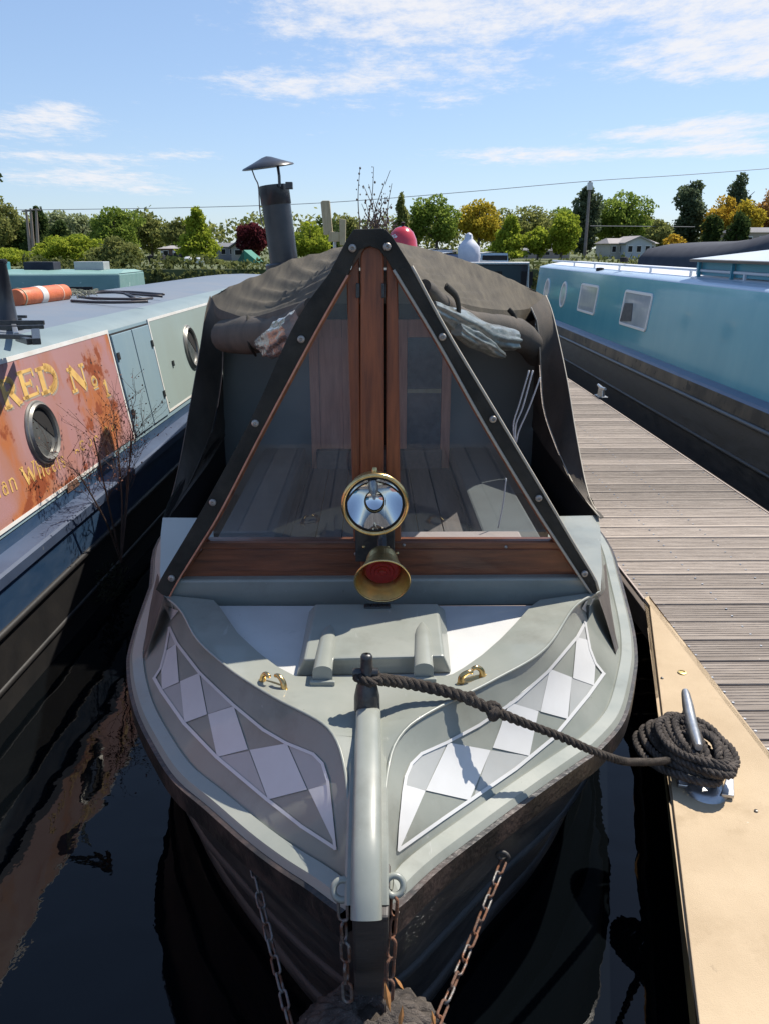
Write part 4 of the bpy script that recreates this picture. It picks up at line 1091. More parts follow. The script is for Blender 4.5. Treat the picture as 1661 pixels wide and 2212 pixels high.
for px, py, w1, lb_ in ((836, 2150, .026, 'long dry orange leaf hooked on the short right chain above the fender'), (860, 2122, .014, 'small dry orange leaf stuck beside the short right chain'),
                    (866, 2195, .024, 'curled orange leaf lying on top of the rope fender'), (935, 2200, .018, 'pale orange leaf caught where the long right chain meets the fender')):
    c_ = at(px, py, Y=1.05); d = Vector((random.uniform(-.6, .6), -.2, random.uniform(-1, -.6))).normalized() * w1; e = Vector((d.z, -.3 * w1, -d.x)) * .22
    m = MB(); up_ = Vector((0, -.004, 0))
    m.grid([[c_ - d, c_ - d * .9, c_ - d * .9], [c_ - e, c_ + up_, c_ + e], [c_ + d * .5 - e * .8, c_ + d * .5 + up_, c_ + d * .5 + e * .8], [c_ + d * 1.2, c_ + d * 1.2, c_ + d * 1.21]])
    tag(m.build('dead_leaf', LEAFY, recalc=False), lb_, 'leaf')

# ------------------------------------------------------------------ the dock: planked finger, sand plate, walkway behind the camera
XL, XR, DZ = 1.21, 2.36, .35
pont = bpy.data.objects.new('pontoon', None); C.objects.link(pont)
pont['kind'] = 'structure'; pont.location = ((XL + XR) / 2, 3, .0); pont['_o'] = list(pont.location)
PIT = .169; yy = .62; k = 0
me0 = None
while yy < 17.4:
    if me0 is None:
        prof = [(0, -.028), (0, -.004), (.002, 0)]
        ng = 8
        for q in range(ng):
            a = .004 + (PIT - .016) * q / ng; b_ = (PIT - .016) / ng
            prof += [(a + b_ * .22, 0), (a + b_ * .30, -.0022), (a + b_ * .62, -.0022), (a + b_ * .70, 0)] if 0 < q else []
        prof += [(PIT - .013, 0), (PIT - .011, -.004), (PIT - .011, -.028)]
        m = MB(); m.grid([[(XL + .004, y, z) for y, z in prof], [(XR - .004, y, z) for y, z in prof]])
        m.poly([(XL + .004, y, z) for y, z in prof]); m.poly([(XR - .004, y, z) for y, z in reversed(prof)])
        m.v = [(x, y + pont.location.y, z + DZ + pont.location.z) for x, y, z in m.v]
        o = m.build('plank', PLANK, pont, recalc=True)
        me0 = o.data
    else:
        o = bpy.data.objects.new('plank', me0); C.objects.link(o); o.parent = pont
    o.location = (0 + random.uniform(-.003, .003), yy - pont.location.y, random.uniform(-.0012, .0012)) if k else (0, yy - pont.location.y, 0)
    k += 1; yy += PIT
sc_ = MB()
for q in range(k):
    for dx in (.035, .33, .62, XR - XL - .035):
        for dy in (.045, .115): sc_.lathe([(.0055, .0), (.005, .0014), (.0006, .0012)], (XL + dx + random.uniform(-.004, .004), .62 + q * PIT + dy, DZ + .0008), (0, 0, 1), 6)
stuff(sc_.build('deck_screw', GALV, pont, smooth=60))
MB().box(XL - .028, XL, .6, 17.5, .235, .343).build('fascia_board', FASCIA, pont, bevel=.004)
MB().box(XR, XR + .028, .6, 17.5, .235, .343).build('fascia_board', FASCIA, pont, bevel=.004)
MB().box(XL, XL + .008, 3.2, 17.5, .346, .3545).build('edge_strip', M('pale_plank_end', (.40, .33, .29), .8), pont)
MB().box(XR - .008, XR, .6, 17.5, .346, .3545).build('edge_strip', M('pale_plank_end', (.40, .33, .29), .8), pont)
for y in (1.0, 4.4, 7.8, 11.2, 14.6):
    MB().box(XL + .08, XR - .08, y, y + 1.9, -.25, .24).build('float', M('pontoon_float', (.05, .05, .05), .8), pont, bevel=.03)
for y in [1.2 + .9 * k for k in range(18)]: MB().box(XL, XR, y, y + .06, .22, .318).build('bearer', FASCIA, pont)
g1, g2 = at(1400, 1288, Z=.356), at(1510, 2212, Z=.356)
dirg = (g2 - g1).normalized(); g3 = g2 + dirg * ((g2.y - .50) / -dirg.y)
plate = MB().slab([g1, Vector((XL + .006, g1.y - .02, .356)), Vector((XL + .006, .50, .356)), g3], (0, 0, -1), .012).build('grip_plate', SAND, pont, bevel=.002)
MB().slab([g1 + Vector((.006, -.01, -.0125)), g3 + Vector((.004, 0, -.0125)), g3 + Vector((.020, 0, -.0125)), g1 + Vector((.022, -.04, -.0125))], (0, 0, -1), .11).build('plate_rim', M('yellowed_rim', (.30, .22, .08), .7, col2=(.12, .09, .05), scale=6), pont)
for px, py in ((1472, 1453),):
    c_ = at(px, py, Z=.357); MB().lathe([(.015, 0), (.016, .003), (.011, .004), (.010, .001), (.001, .001)], c_, (0, 0, 1), 14).build('bolt_ring', BRASS, plate, smooth=40)
for px, py in ((1429, 1465), (1632, 1752)):
    c_ = at(px, py, Z=.357); MB().lathe([(.006, 0), (.005, .003), (.001, .004)], c_, (0, 0, 1), 8).build('screw', STEEL_DARK, plate)
ww = struct(MB().box(-14, 14, -1.62, .498, .20, .318).build('walkway', FASCIA))
o_ = None
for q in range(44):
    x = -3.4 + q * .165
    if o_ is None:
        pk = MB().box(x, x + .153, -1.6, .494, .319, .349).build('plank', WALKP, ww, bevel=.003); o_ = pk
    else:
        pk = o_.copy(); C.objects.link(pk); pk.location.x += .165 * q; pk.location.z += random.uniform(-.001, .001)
MB().box(-14, 14, .470, .4965, .3495, .356).build('edge_strip', GALV, ww)
# ------------------------------------------------------------------ the blue boat on the left with the rusty red name panel
LX0, LSL = -1.72, .036
def lbx(y): return LX0 + LSL * y
LZB, LZT, LTUM = .665, 1.365, .105          # foot and head of the cabin side, and its lean inwards
def lb(y, z, off=0.):                       # a point on the cabin side
    f = (z - LZB) / (LZT - LZB)
    return Vector((lbx(y) - LTUM * f + off, y, z))
LN = Vector((1, -LSL, LTUM / (LZT - LZB))).normalized()
def lpx(px, py):                            # where a sight line meets the side: returns (y, z)
    p = on_plane(px, py, lb(4, LZB), LN); return p.y, p.z
blue = thing('narrowboat', 'faded blue narrowboat with a rusty red name panel and open gunwale weeds', 'boat', (-2.45, 8, 0))
blue['label'] = 'faded blue narrowboat with a rusting red name panel along its side'
LBLUE = M('faded_blue_paint', (.255, .350, .390), .42, col2=(.20, .30, .36), scale=2.2, stretch=(1, 1, .35), coat=.15, speck=(.12, .14, .15), speck_scale=60, speck_at=.74, roughvar=.2)
LROOF = M('blue_roof_paint', (.135, .172, .220), .62, col2=(.17, .19, .22), scale=2.4, speck=(.12, .10, .10), speck_scale=28, speck_at=.70)
LGREEN = M('grey_green_panel', (.315, .375, .345), .38, col2=(.33, .41, .39), scale=2.2, stretch=(1, 1, .3), coat=.15, speck=(.30, .22, .10), speck_scale=8, speck_at=.74)
LHULL = M('left_hull_shaded_black', (.014, .014, .015), .5, col2=(.026, .024, .023), scale=6, bump=.1, bscale=30)  # black taken deeper: the shade cast by the middle boat, put into the colour
LNAVY = M('navy_hull_paint', (.022, .056, .118), .40, col2=(.036, .070, .13), scale=5, stretch=(1, 1, 3), coat=.15, speck=(.11, .13, .15), speck_scale=45, speck_at=.72, roughvar=.2)
LGUN = M('blue_gunwale', (.056, .082, .14), .5, col2=(.038, .055, .098), scale=4, speck=(.20, .21, .22), speck_scale=40, speck_at=.71)
LWHITE = M('white_coachline', (.80, .79, .76), .4, col2=(.68, .64, .58), scale=7)
def red_panel_mat():
    m = M('rusted_red_panel', (.40, .215, .195), .5, col2=(.41, .205, .215), scale=2.2, coat=.1, roughvar=.2)
    t = m.node_tree; b = t.nodes['Principled BSDF']
    pos = t.nodes.new('ShaderNodeNewGeometry').outputs['Position']
    src = b.inputs['Base Color'].links[0].from_socket
    def layer(src, scale, thr, wid, col, detail=6, rough=.6, loc=(0, 0, 0), sc=(1, 1, 1), mask=None):
        mp = t.nodes.new('ShaderNodeMapping'); mp.inputs['Location'].default_value = loc; mp.inputs['Scale'].default_value = sc
        t.links.new(pos, mp.inputs[0])
        n = t.nodes.new('ShaderNodeTexNoise'); n.inputs['Scale'].default_value = scale; n.inputs['Detail'].default_value = detail; n.inputs['Roughness'].default_value = rough
        t.links.new(mp.outputs[0], n.inputs['Vector'])
        v = n.outputs[0]
        if mask is not None: v = math_(t, 'ADD', v, mask)
        r = t.nodes.new('ShaderNodeMapRange'); r.inputs['From Min'].default_value = thr; r.inputs['From Max'].default_value = thr + wid
        t.links.new(v, r.inputs['Value'])
        x = t.nodes.new('ShaderNodeMixRGB'); x.inputs['Color2'].default_value = (*col, 1)
        t.links.new(r.outputs[0], x.inputs['Fac']); t.links.new(src, x.inputs['Color1'])
        return x.outputs[0]
    sp = t.nodes.new('ShaderNodeSeparateXYZ'); t.links.new(pos, sp.inputs[0])
    # rust blooms: stains with their own place on the panel
    msk = None
    for (y0, z0, wy, wz, amt) in ((4.62, 1.20, .16, .16, .20), (4.50, .98, .30, .13, .10), (4.72, .86, .20, .10, .12), (3.62, .77, .14, .075, .26), (3.42, 1.10, .10, .14, .12), (4.20, 1.26, .10, .08, .06), (3.9, .69, .12, .03, .22), (3.3, .70, .3, .04, .15), (4.35, 1.1, .10, .22, .10)):
        dy = math_(t, 'MULTIPLY', math_(t, 'SUBTRACT', sp.outputs[1], y0), 1 / wy); dz = math_(t, 'MULTIPLY', math_(t, 'SUBTRACT', sp.outputs[2], z0), 1 / wz)
        e = math_(t, 'MULTIPLY', math_(t, 'EXPONENT', math_(t, 'MULTIPLY', math_(t, 'ADD', math_(t, 'MULTIPLY', dy, dy), math_(t, 'MULTIPLY', dz, dz)), -1.)), amt)
        msk = e if msk is None else math_(t, 'ADD', msk, e)
    c = layer(src, 3.0, .46, .25, (.42, .235, .22), sc=(1, 1, .6))
    c = layer(c, 2.2, .50, .2, (.40, .17, .10), loc=(5, 2, 0), sc=(1, 1, .35), mask=msk)
    c = layer(c, 4.5, .55, .12, (.44, .145, .050), loc=(3, 0, 0), sc=(1, 1, .45), mask=msk)
    c = layer(c, 9, .66, .06, (.27, .065, .022), loc=(7, 1, 0), mask=msk)
    c = layer(c, 38, .79, .03, (.045, .022, .018), detail=3, loc=(1, 5, 0), mask=msk)
    t.links.new(c, b.inputs['Base Color'])
    return m
LRED = red_panel_mat()
LY0, LY1 = -1.0, 13.5
MB().grid([[lb(y, LZB) for y in (LY0, LY1)], [lb(y, LZT) for y in (LY0, LY1)]]).build('cabin_side', LBLUE, blue)
# gutter band and cambered roof
W_ = 1.62
rr = []
for f, dz in ((0, 0), (.012, .018), (.05, .040), (.12, .058), (.3, .085), (.5, .095), (.7, .085), (.88, .058), (1, 0)):
    rr.append([Vector((lbx(y) - LTUM - f * W_, y, LZT + dz)) for y in (LY0, 2, 5, 8, 11, LY1)])
MB().grid(rr[:4]).build('gutter_band', M('dull_gutter_paint', (.205, .262, .270), .5, col2=(.165, .215, .225), scale=3, speck=(.10, .11, .11), speck_scale=50, speck_at=.73), blue, smooth=80)
MB().grid(rr[3:]).build('cabin_roof', LROOF, blue, smooth=80)
MB().grid([[Vector((lbx(y) - LTUM - W_, y, LZT)) for y in (LY0, LY1)], [Vector((lbx(y) - W_ - .0, y, LZB)) for y in (LY0, LY1)]]).poly([lb(LY1, LZB), lb(LY1, LZT), Vector((lbx(LY1) - LTUM - W_, LY1, LZT)), Vector((lbx(LY1) - W_, LY1, LZB))]).build('cabin_side', LBLUE, blue)
def lquad(y0, y1, z0, z1, off, y0t=None, y1t=None, th=.004):
    y0t = y0 if y0t is None else y0t; y1t = y1 if y1t is None else y1t
    return MB().slab([lb(y0, z0, off), lb(y1, z0, off), lb(y1t, z1, off), lb(y0t, z1, off)], LN, th)
pe = lpx(291, 945)[0]; pe_t = lpx(227, 722)[0]
d0 = (pe + pe_t) / 2
zt_, zb_ = LZT - .012, LZB + .035
rp_ = lquad(-.8, d0, zb_, zt_, .001, th=.005).build('name_panel', LRED, blue)
for (y0, y1, z0, z1) in ((-.8, d0 + .02, zt_, zt_ + .022), (-.8, d0 - .38, zb_ - .016, zb_), (d0, d0 + .018, zb_ - .016, zt_)):
    lquad(y0, y1, z0, z1, .002, th=.006).build('coachline', LWHITE, rp_)
pe2 = (lpx(314, 692)[0] + lpx(368, 876)[0]) / 2
gp_ = lquad(pe2, 9.6, zb_ + .015, zt_, .001, th=.005).build('green_panel', LGREEN, blue)
for (y0, y1, z0, z1) in ((pe2 - .018, 13.4, zt_, zt_ + .02), (pe2 - .018, pe2, zb_, zt_), (pe2 - .018, 9.6, zb_, zb_ + .015)):
    lquad(y0, y1, z0, z1, .002, th=.006).build('coachline', LWHITE, gp_)
# side hatch doors between the panels
dm = (d0 + pe2) / 2 + .01
for y0, y1 in ((d0 + .045, dm - .008), (dm + .008, pe2 - .045)):
    dr = lquad(y0, y1, LZB + .03, LZT - .03, .001, th=.012).build('side_door', LBLUE, blue, bevel=.003)
    for z in (LZB + .16, LZT - .18): lquad((y1 - .035) if y0 > dm else (y0 + .006), (y1 - .006) if y0 > dm else (y0 + .035), z, z + .045, .014, th=.010).build('hinge', STEEL_DARK, dr)
lquad(dm - .008, dm + .008, LZB + .03, LZT - .03, .0005, th=.002).build('door_gap', DARK, blue)
lquad(d0 + .04, pe2 - .04, LZT - .030, LZT - .018, .0005, th=.004).build('door_gap', DARK, blue)
p_ = lpx(372, 785); lquad(p_[0] - .015, p_[0] + .015, p_[1] - .02, p_[1] + .02, .006, th=.012).build('vent_knob', STEEL_DARK, gp_)
def porthole(px, py, r):
    y, z = lpx(px, py); c = lb(y, z, .004)
    o = MB().lathe([(r * .76, .002), (r * .78, .022), (r * .86, .030), (r * .92, .018), (r * .97, .016), (r, .008), (r, -.003)], c, LN, 40).build('porthole', M('dull_grey_ring', (.30, .29, .26), .4, .5, col2=(.20, .19, .17), scale=20), blue, smooth=30)
    MB().lathe([(.001, .006), (r * .77, .006)], c, LN, 32).build('pane', M('porthole_glass', (.055, .06, .06), .06, col2=(.14, .14, .135), scale=7, coat=.5), o)
    up = Vector((0, 0, 1)); up = (up - LN * up.dot(LN)).normalized(); sd_ = LN.cross(up)
    MB().slab([c + LN * .0075 + up * (r * .74 * math.sin(a)) + sd_ * (r * .74 * math.cos(a) * -1) for a in [R_(-25 + 150 * k / 14) for k in range(15)]], LN, .0015).build('curtain', DARK, o)
    return o
porthole(88, 934, .158); porthole(411, 750, .185)
# gold letters
GOLD = M('gold_leaf_paint', (.80, .52, .17), .45, col2=(.62, .36, .12), scale=14, fac=(.4, .7))
GOLDSH = M('letter_shade_paint', (.40, .33, .27), .5)
def ribbon(pts, wd):
    out = []
    for (x0, y0), (x1, y1) in zip(pts, pts[1:]):
        L = math.hypot(x1 - x0, y1 - y0)
        if L < 1e-6: continue
        nx, ny = -(y1 - y0) / L * wd / 2, (x1 - x0) / L * wd / 2
        ex, ey = (x1 - x0) / L * wd * .12, (y1 - y0) / L * wd * .12
        out.append([(x0 + nx - ex, y0 + ny - ey), (x1 + nx + ex, y1 + ny + ey), (x1 - nx + ex, y1 - ny + ey), (x0 - nx - ex, y0 - ny - ey)])
    return out
def arc(cx, cy, rx, ry, a0, a1, n=12): return [(cx + rx * math.cos(R_(a0 + (a1 - a0) * k / n)), cy + ry * math.sin(R_(a0 + (a1 - a0) * k / n))) for k in range(n + 1)]
TH, TN = .20, .075
GL_ = {'R': [([(.22, 0), (.22, 1)], TH), ([(.04, .035), (.42, .035)], TN), ([(.04, .965), (.5, .965)], TN), (arc(.5, .74, .25, .225, 90, -90), .16), ([(.3, .515), (.5, .515)], TN), ([(.50, .50), (.82, .03)], TH), ([(.72, .035), (.98, .035)], TN)],
       'E': [([(.22, 0), (.22, 1)], TH), ([(.04, .035), (.84, .035)], TN), ([(.04, .965), (.80, .965)], TN), ([(.3, .5), (.6, .5)], TN), ([(.60, .38), (.60, .62)], TN), ([(.80, .965), (.80, .72)], TN), ([(.84, .035), (.84, .30)], TN)],
       'D': [([(.22, 0), (.22, 1)], TH), ([(.04, .035), (.5, .035)], TN), ([(.04, .965), (.5, .965)], TN), (arc(.42, .5, .42, .465, 85, -85, 16), .17)],
       'N': [([(.16, 0), (.16, 1)], TN), ([(.02, .97), (.28, .97)], TN), ([(.03, .03), (.3, .03)], TN), ([(.18, .98), (.80, .02)], TH), ([(.82, 0), (.82, 1)], TN), ([(.70, .97), (.96, .97)], TN)],
       'o': [(arc(.5, .70, .26, .22, 0, 360, 16), .13), ([(.22, .36), (.78, .36)], .07)],
       '1': [([(.5, 0), (.5, 1)], TH), ([(.28, .03), (.74, .03)], TN), ([(.5, .97), (.28, .80)], TN)],
       'n': [([(.2, 0), (.2, .66)], .17), (arc(.5, .42, .28, .24, 160, 0), .13), ([(.78, 0), (.78, .42)], .17)],
       'a': [(arc(.45, .24, .25, .22, 0, 360, 14), .14), ([(.74, 0), (.74, .5)], .16), (arc(.5, .48, .24, .18, 0, 150), .11)],
       'W': [([(.02, 1), (.28, 0)], .15), ([(.28, 0), (.5, .8)], .08), ([(.5, .8), (.72, 0)], .15), ([(.72, 0), (.98, 1)], .08), ([(-.08, .98), (.16, .98)], .06), ([(.86, .98), (1.06, .98)], .06)],
       'h': [([(.2, 0), (.2, 1)], .17), (arc(.5, .42, .28, .24, 160, 0), .13), ([(.78, 0), (.78, .42)], .17)],
       'e': [(arc(.5, .33, .3, .31, 20, 330, 16), .14), ([(.22, .36), (.78, .36)], .08)],
       'l': [([(.5, 0), (.5, 1)], .22)],
       's': [(arc(.5, .48, .22, .17, 20, 270, 10), .13), (arc(.5, .17, .24, .16, 90, -160, 10), .13)]}
def letters(spec, name, dx=0., dz=0., off=.0075, mat=GOLD):
    m = MB()
    for ch, (y0, y1, z0, z1) in spec:
        for pts, wd in GL_[ch]:
            asp = (z1 - z0) / (y1 - y0)
            q = [(x, z * asp) for x, z in pts]
            for qd in ribbon(q, wd * (1 if wd > .09 else 1)):
                m.poly([lb(y0 + (y1 - y0) * x + dx, z0 + (y1 - y0) * z + dz, off) for x, z in qd])
    return m.build(name, mat, rp_, recalc=False)
def lbox(pbl, ptr, wfac):      # from two picture corners (bottom left, top right) to a box on the panel
    a, b = lpx(*pbl), lpx(*ptr); return (min(a[0], b[0]), max(a[0], b[0]), a[1], b[1])
yR, zR = lpx(12, 882); yD2, zD2 = lpx(128, 838)
# big line: a gentle rising arc, as painted
def col(px, pyb, pyt):
    a, b = lpx(px, pyb), lpx(px, pyt); return a[0], a[1], b[1]
BIG = []
for ch, pl_, pr_, pb, pt_ in (('R', 4, 46, 872, 822), ('E', 44, 87, 852, 806), ('D', 84, 130, 842, 800), ('N', 152, 190, 838, 798)):
    ya, zb1, zt1 = col(pl_, pb + (3 if ch == 'R' else 2), pt_); yb_, _, _ = col(pr_, pb - 8, pt_ - 8)
    BIG.append((ch, (ya, yb_, zb1, zb1 + (.125 if ch in 'RED' else .125))))
for ch, pl_, pr_, pb in (('o', 197, 214, 842), ('1', 222, 240, 852)):
    ya, zb1 = lpx(pl_, pb); yb_, _ = lpx(pr_, pb - 6)
    BIG.append((ch, (ya, yb_, zb1 if ch == '1' else zb1 - .015, zb1 + .095)))
BIG = [(c, (a, b, z0 - .022, z1 - .022)) for c, (a, b, z0, z1) in BIG]
for one in BIG:
    letters([one], 'letter_shade', .012, -.010, .0068, GOLDSH)
    letters([one], 'letter', 0, 0, .0078)
ya, za = lpx(-14, 1082); yb_, zb1 = lpx(148, 1004)
SM = []
txt = [('n', .0, .085), ('a', .095, .085), ('n', .19, .09), ('W', .37, .17), ('h', .55, .09), ('e', .645, .085), ('e', .735, .085), ('l', .825, .05), ('s', .88, .08)]
for ch, f, wd in txt:
    y0 = ya + (yb_ - ya) * f; z0 = za + (zb1 - za) * f
    SM.append((ch, (y0, y0 + (yb_ - ya) * wd, z0, z0 + .085)))
for one in SM: letters([one], 'letter', 0, 0, .0078)
# flourishes lower right of the panel, now worn to gold scraps
fl = MB()
for (px, py, r_, a0, a1) in ((176, 962, .030, 40, 300), (192, 956, .022, 180, 420), (206, 948, .020, 0, 200), (228, 930, .026, 30, 290), (240, 924, .020, 200, 400), (165, 978, .02, 0, 180)):
    y, z = lpx(px, py)
    for qd in ribbon([(y + r_ * math.cos(R_(a0 + (a1 - a0) * k / 9)), z + r_ * .8 * math.sin(R_(a0 + (a1 - a0) * k / 9))) for k in range(10)], .009): fl.poly([lb(a, b, .0078) for a, b in qd])
stuff(fl.build('flourish', GOLD, rp_, recalc=False))
# gunwale and hull
GW = .10
ys = [LY0 + (LY1 - LY0) * k / 12 for k in range(13)]
MB().grid([[Vector((lbx(y) + .006, y, LZB)) for y in ys], [Vector((lbx(y) + .012, y, .612)) for y in ys]]).build('cabin_foot', LNAVY, blue)
MB().grid([[Vector((lbx(y) + .012, y, .612)) for y in ys], [Vector((lbx(y) + GW, y, .600)) for y in ys], [Vector((lbx(y) + GW + .012, y, .590)) for y in ys], [Vector((lbx(y) + GW + .012, y, .545)) for y in ys], [Vector((lbx(y) + GW - .002, y, .538)) for y in ys]]).build('gunwale', LGUN, blue, smooth=30)
MB().grid([[Vector((lbx(y) + GW - .002, y, .538)) for y in ys], [Vector((lbx(y) + GW - .012, y, .345)) for y in ys]]).build('hull_side', LNAVY, blue)
MB().grid([[Vector((lbx(y) + GW - .012, y, .345)) for y in ys], [Vector((lbx(y) + GW - .03, y, -.4)) for y in ys]]).build('hull_side', LHULL, blue)
MB().tube([Vector((lbx(y) + GW - .010, y, .352)) for y in ys], .017, 8).build('rubbing_strake', LHULL, blue, smooth=60)
MB().tube([Vector((lbx(y) + GW - .022, y, .12)) for y in ys], .016, 8).build('rubbing_strake', LHULL, blue, smooth=60)
MB().box(lbx(5) - W_ - .1, lbx(5) - .02, LY0, LY1, .2, .6).build('hull_deck', LNAVY, blue)
# rusty drip where the panel foot has broken through
MB().slab([lb(3.86, LZB - .005, .008), lb(4.02, LZB - .005, .008), lb(4.0, LZB + .034, .008), lb(3.88, LZB + .034, .008)], LN, .003).build('rust_patch', RUST, blue)
# its short chimney
xc = at(14, 660, Y=4.4).x; zr = LZT + .085
MB().lathe([(.062, .0), (.062, .02), (.052, .03), (.052, .34), (.058, .345), (.058, .365), (.045, .366)], (xc, 4.4, zr - .02), (-.06, 0, 1), 24).build('chimney', CHIM, blue, smooth=50)
MB().lathe([(.075, -.004), (.075, .012), (.06, .014)], (xc, 4.4, zr - .01), (0, 0, 1), 20).build('chimney_collar', GALV, blue, smooth=50)
# things lying on its roof
def rooft(x, y): return LZT + .088
ORANGE = M('orange_vinyl', (.66, .165, .055), .5, col2=(.50, .11, .04), scale=9, bump=.3, bscale=40)
pA, pB = at(36, 644, Z=zr + .06), at(140, 632, Z=zr + .06)
bo = thing('rescue_float', 'orange cylindrical float strapped with white tape on the blue boat roof', 'float', Vector(((pA.x + pB.x) / 2, (pA.y + pB.y) / 2, zr)))
ax = (pB - pA)
MB().lathe([(.001, 0), (.058, 0), (.064, .01), (.066, ax.length * .33), (.068, ax.length * .75), (.066, ax.length - .01), (.055, ax.length), (.001, ax.length)], pA, ax, 24).build('body', ORANGE, bo, smooth=40)
for t0, t1, mt in ((.36, .48, M('white_tape', (.62, .58, .54), .6)), (.80, .825, M('pale_orange_strap', (.72, .40, .28), .6)), (.03, .05, CREAM)):
    MB().lathe([(.066, ax.length * t0), (.0705, ax.length * t0 + .003), (.0705, ax.length * t1 - .003), (.066, ax.length * t1)], pA, ax, 24).build('strap', mt, bo, smooth=40)
c0 = lerp(pA, pB, .36)
ln = twisted('x', curve([c0 + Vector((.02, -.075, .02)), c0 + Vector((-.03, -.10, -.03)), c0 + Vector((-.10, -.13, -.058))], 20), .008, WHITE, pitch=.03, per=8)
ln.build('lanyard', WHITE, bo, smooth=180)
HOSE = M('dark_hose', (.04, .032, .034), .5)
hs_ = thing('hose', 'dark coiled hose lying loose on the blue boat roof beside the orange float', 'hose', at(240, 640, Z=zr))
def hz(px, py, dz=.012): return at(px, py, Z=zr + dz)
for pts in ([(150, 632), (190, 630), (230, 630), (290, 631), (355, 636)], [(352, 640), (320, 638), (270, 634), (210, 632), (170, 640), (215, 645), (300, 646), (330, 644)], [(155, 650), (210, 653), (270, 653), (320, 651)], [(220, 629), (260, 632), (288, 640), (292, 645)]):
    MB().tube(curve([hz(x, y, .012 + .008 * random.random()) for x, y in pts], 40), .011, 7).build('loop', HOSE, hs_, smooth=180)
GRN = M('mossy_net', (.18, .20, .15), .9, col2=(.30, .28, .20), scale=30)
nm = MB()
for k in range(60):
    c_ = hz(random.uniform(140, 205), random.uniform(630, 638), random.uniform(0, .05)); d = Vector((random.uniform(-1, 1), random.uniform(-1, 1), random.uniform(-.3, .6))) * .05
    nm.tube(curve([c_ - d, c_ + Vector((0, 0, .02)), c_ + d], 6), .004, 4)
tag(nm.build('tangled_line', GRN), 'tangle of pale line between the orange float and the hose', 'line')
# folded steel stand at the frame's left edge
fs = thing('folding_stand', 'folded dark steel stand lying flat on the blue boat roof edge', 'stand', at(30, 720, Z=zr))
def bar(a, b, w_, h_, mt=STEEL_DARK):
    a, b = Vector(a), Vector(b); t = (b - a).normalized(); n_ = Vector((0, 0, 1)); s_ = t.cross(n_).normalized() * w_; u_ = n_ * h_
    MB().hexa([a - s_ - u_, b - s_ - u_, b + s_ - u_, a + s_ - u_, a - s_ + u_, b - s_ + u_, b + s_ + u_, a + s_ + u_]).build('bar', mt, fs, bevel=.003)
zz = zr + .03
bar(at(-90, 697, Z=zz), at(96, 697, Z=zz), .012, .012); bar(at(-90, 710, Z=zz - .01), at(96, 706, Z=zz - .01), .010, .010)
bar(at(-70, 682, Z=zz), at(58, 684, Z=zz), .010, .008); bar(at(-70, 692, Z=zz - .01), at(48, 690, Z=zz - .01), .012, .008)
bar(at(-90, 724, Z=zz - .01), at(80, 729, Z=zz - .01), .010, .010); bar(at(78, 716, Z=zz), at(80, 738, Z=zz - .02), .018, .014); bar(at(40, 730, Z=zz - .02), at(66, 738, Z=zz - .02), .014, .014); bar(at(30, 700, Z=zz - .015), at(36, 722, Z=zz - .015), .012, .01, GALV)
# weeds grown up from the hull
TWIG = M('dry_twig', (.075, .040, .030), .9, col2=(.11, .07, .05), scale=20)
def branch(mb, p, d, r, depth, lf):
    L = .10 * (1.25 if depth > 3 else 1) * random.uniform(.7, 1.3); q = [p]
    for k in range(4):
        d = (d + Vector((random.uniform(-.25, .25), random.uniform(-.25, .25), random.uniform(-.12, .22)))).normalized(); q.append(q[-1] + d * L / 4 * 1.5)
    mb.tube(q, [r * (1 - .12 * k) for k in range(5)], 4, caps=False)
    if depth <= 2:
        for k in range(4):
            c_ = q[random.randrange(1, 5)] + Vector((random.uniform(-.02, .02), random.uniform(-.02, .02), random.uniform(-.02, .02)))
            e = Vector((random.uniform(-1, 1), random.uniform(-1, 1), random.uniform(-1, 1))).normalized() * random.uniform(.004, .009); f = e.cross(Vector((.3, .5, 1))).normalized() * .005
            lf.poly([c_ - e, c_ + f, c_ + e, c_ - f])
    if depth:
        for k in range(2 if random.random() < .75 else 3):
            dd = (d + Vector((random.uniform(-.9, .9), random.uniform(-.9, .9), random.uniform(-.3, .5)))).normalized()
            branch(mb, q[random.choice((2, 3, 4, 4))], dd, r * .7, depth - 1, lf)
wd = thing('weed', 'leggy dead weed with reddish twigs growing up the side of the blue boat', 'plant', at(262, 1215, X=-1.40))
mb_, lf_ = MB(), MB()
base = at(262, 1215, X=-1.40)
for (px, py) in ((250, 900), (200, 930), (285, 920), (165, 1010), (295, 870)):
    tip = at(px, py, X=-1.41); d = (tip - base)
    q = curve([base, lerp(base, tip, .45) + Vector((random.uniform(-.02, .02), .03, 0)), lerp(base, tip, .95)], 8)
    mb_.tube(q, [.006 - .0004 * k for k in range(8)], 5)
    for s_ in range(4):
        branch(mb_, q[3 + s_], (d.normalized() + Vector((random.uniform(-.25, .25), random.uniform(-.8, .8), .1))).normalized(), .0024, 3 if s_ < 1 else 2, lf_)
mb_.build('stem', TWIG, wd); stuff(lf_.build('dead_leaf', M('dead_red_leaf', (.16, .055, .035), .85, col2=(.10, .05, .03), scale=30), wd, recalc=False))
MOSS = M('moss', (.020, .026, .010), .95, col2=(.035, .035, .015), scale=30)
ms_ = MB()
for k in range(240):
    c_ = at(random.gauss(248, 20), random.gauss(1265, 22), X=-1.44); d = Vector((random.uniform(-1, 1), random.uniform(-1, 1), random.uniform(-.2, 1))).normalized() * .02; e = d.cross(Vector((.2, .9, .4))).normalized() * .006
    ms_.poly([c_ - d, c_ + e, c_ + d, c_ - e])
stuff(tag(ms_.build('moss', MOSS, recalc=False), 'dark moss clump at the root of the dead weed', 'moss'))

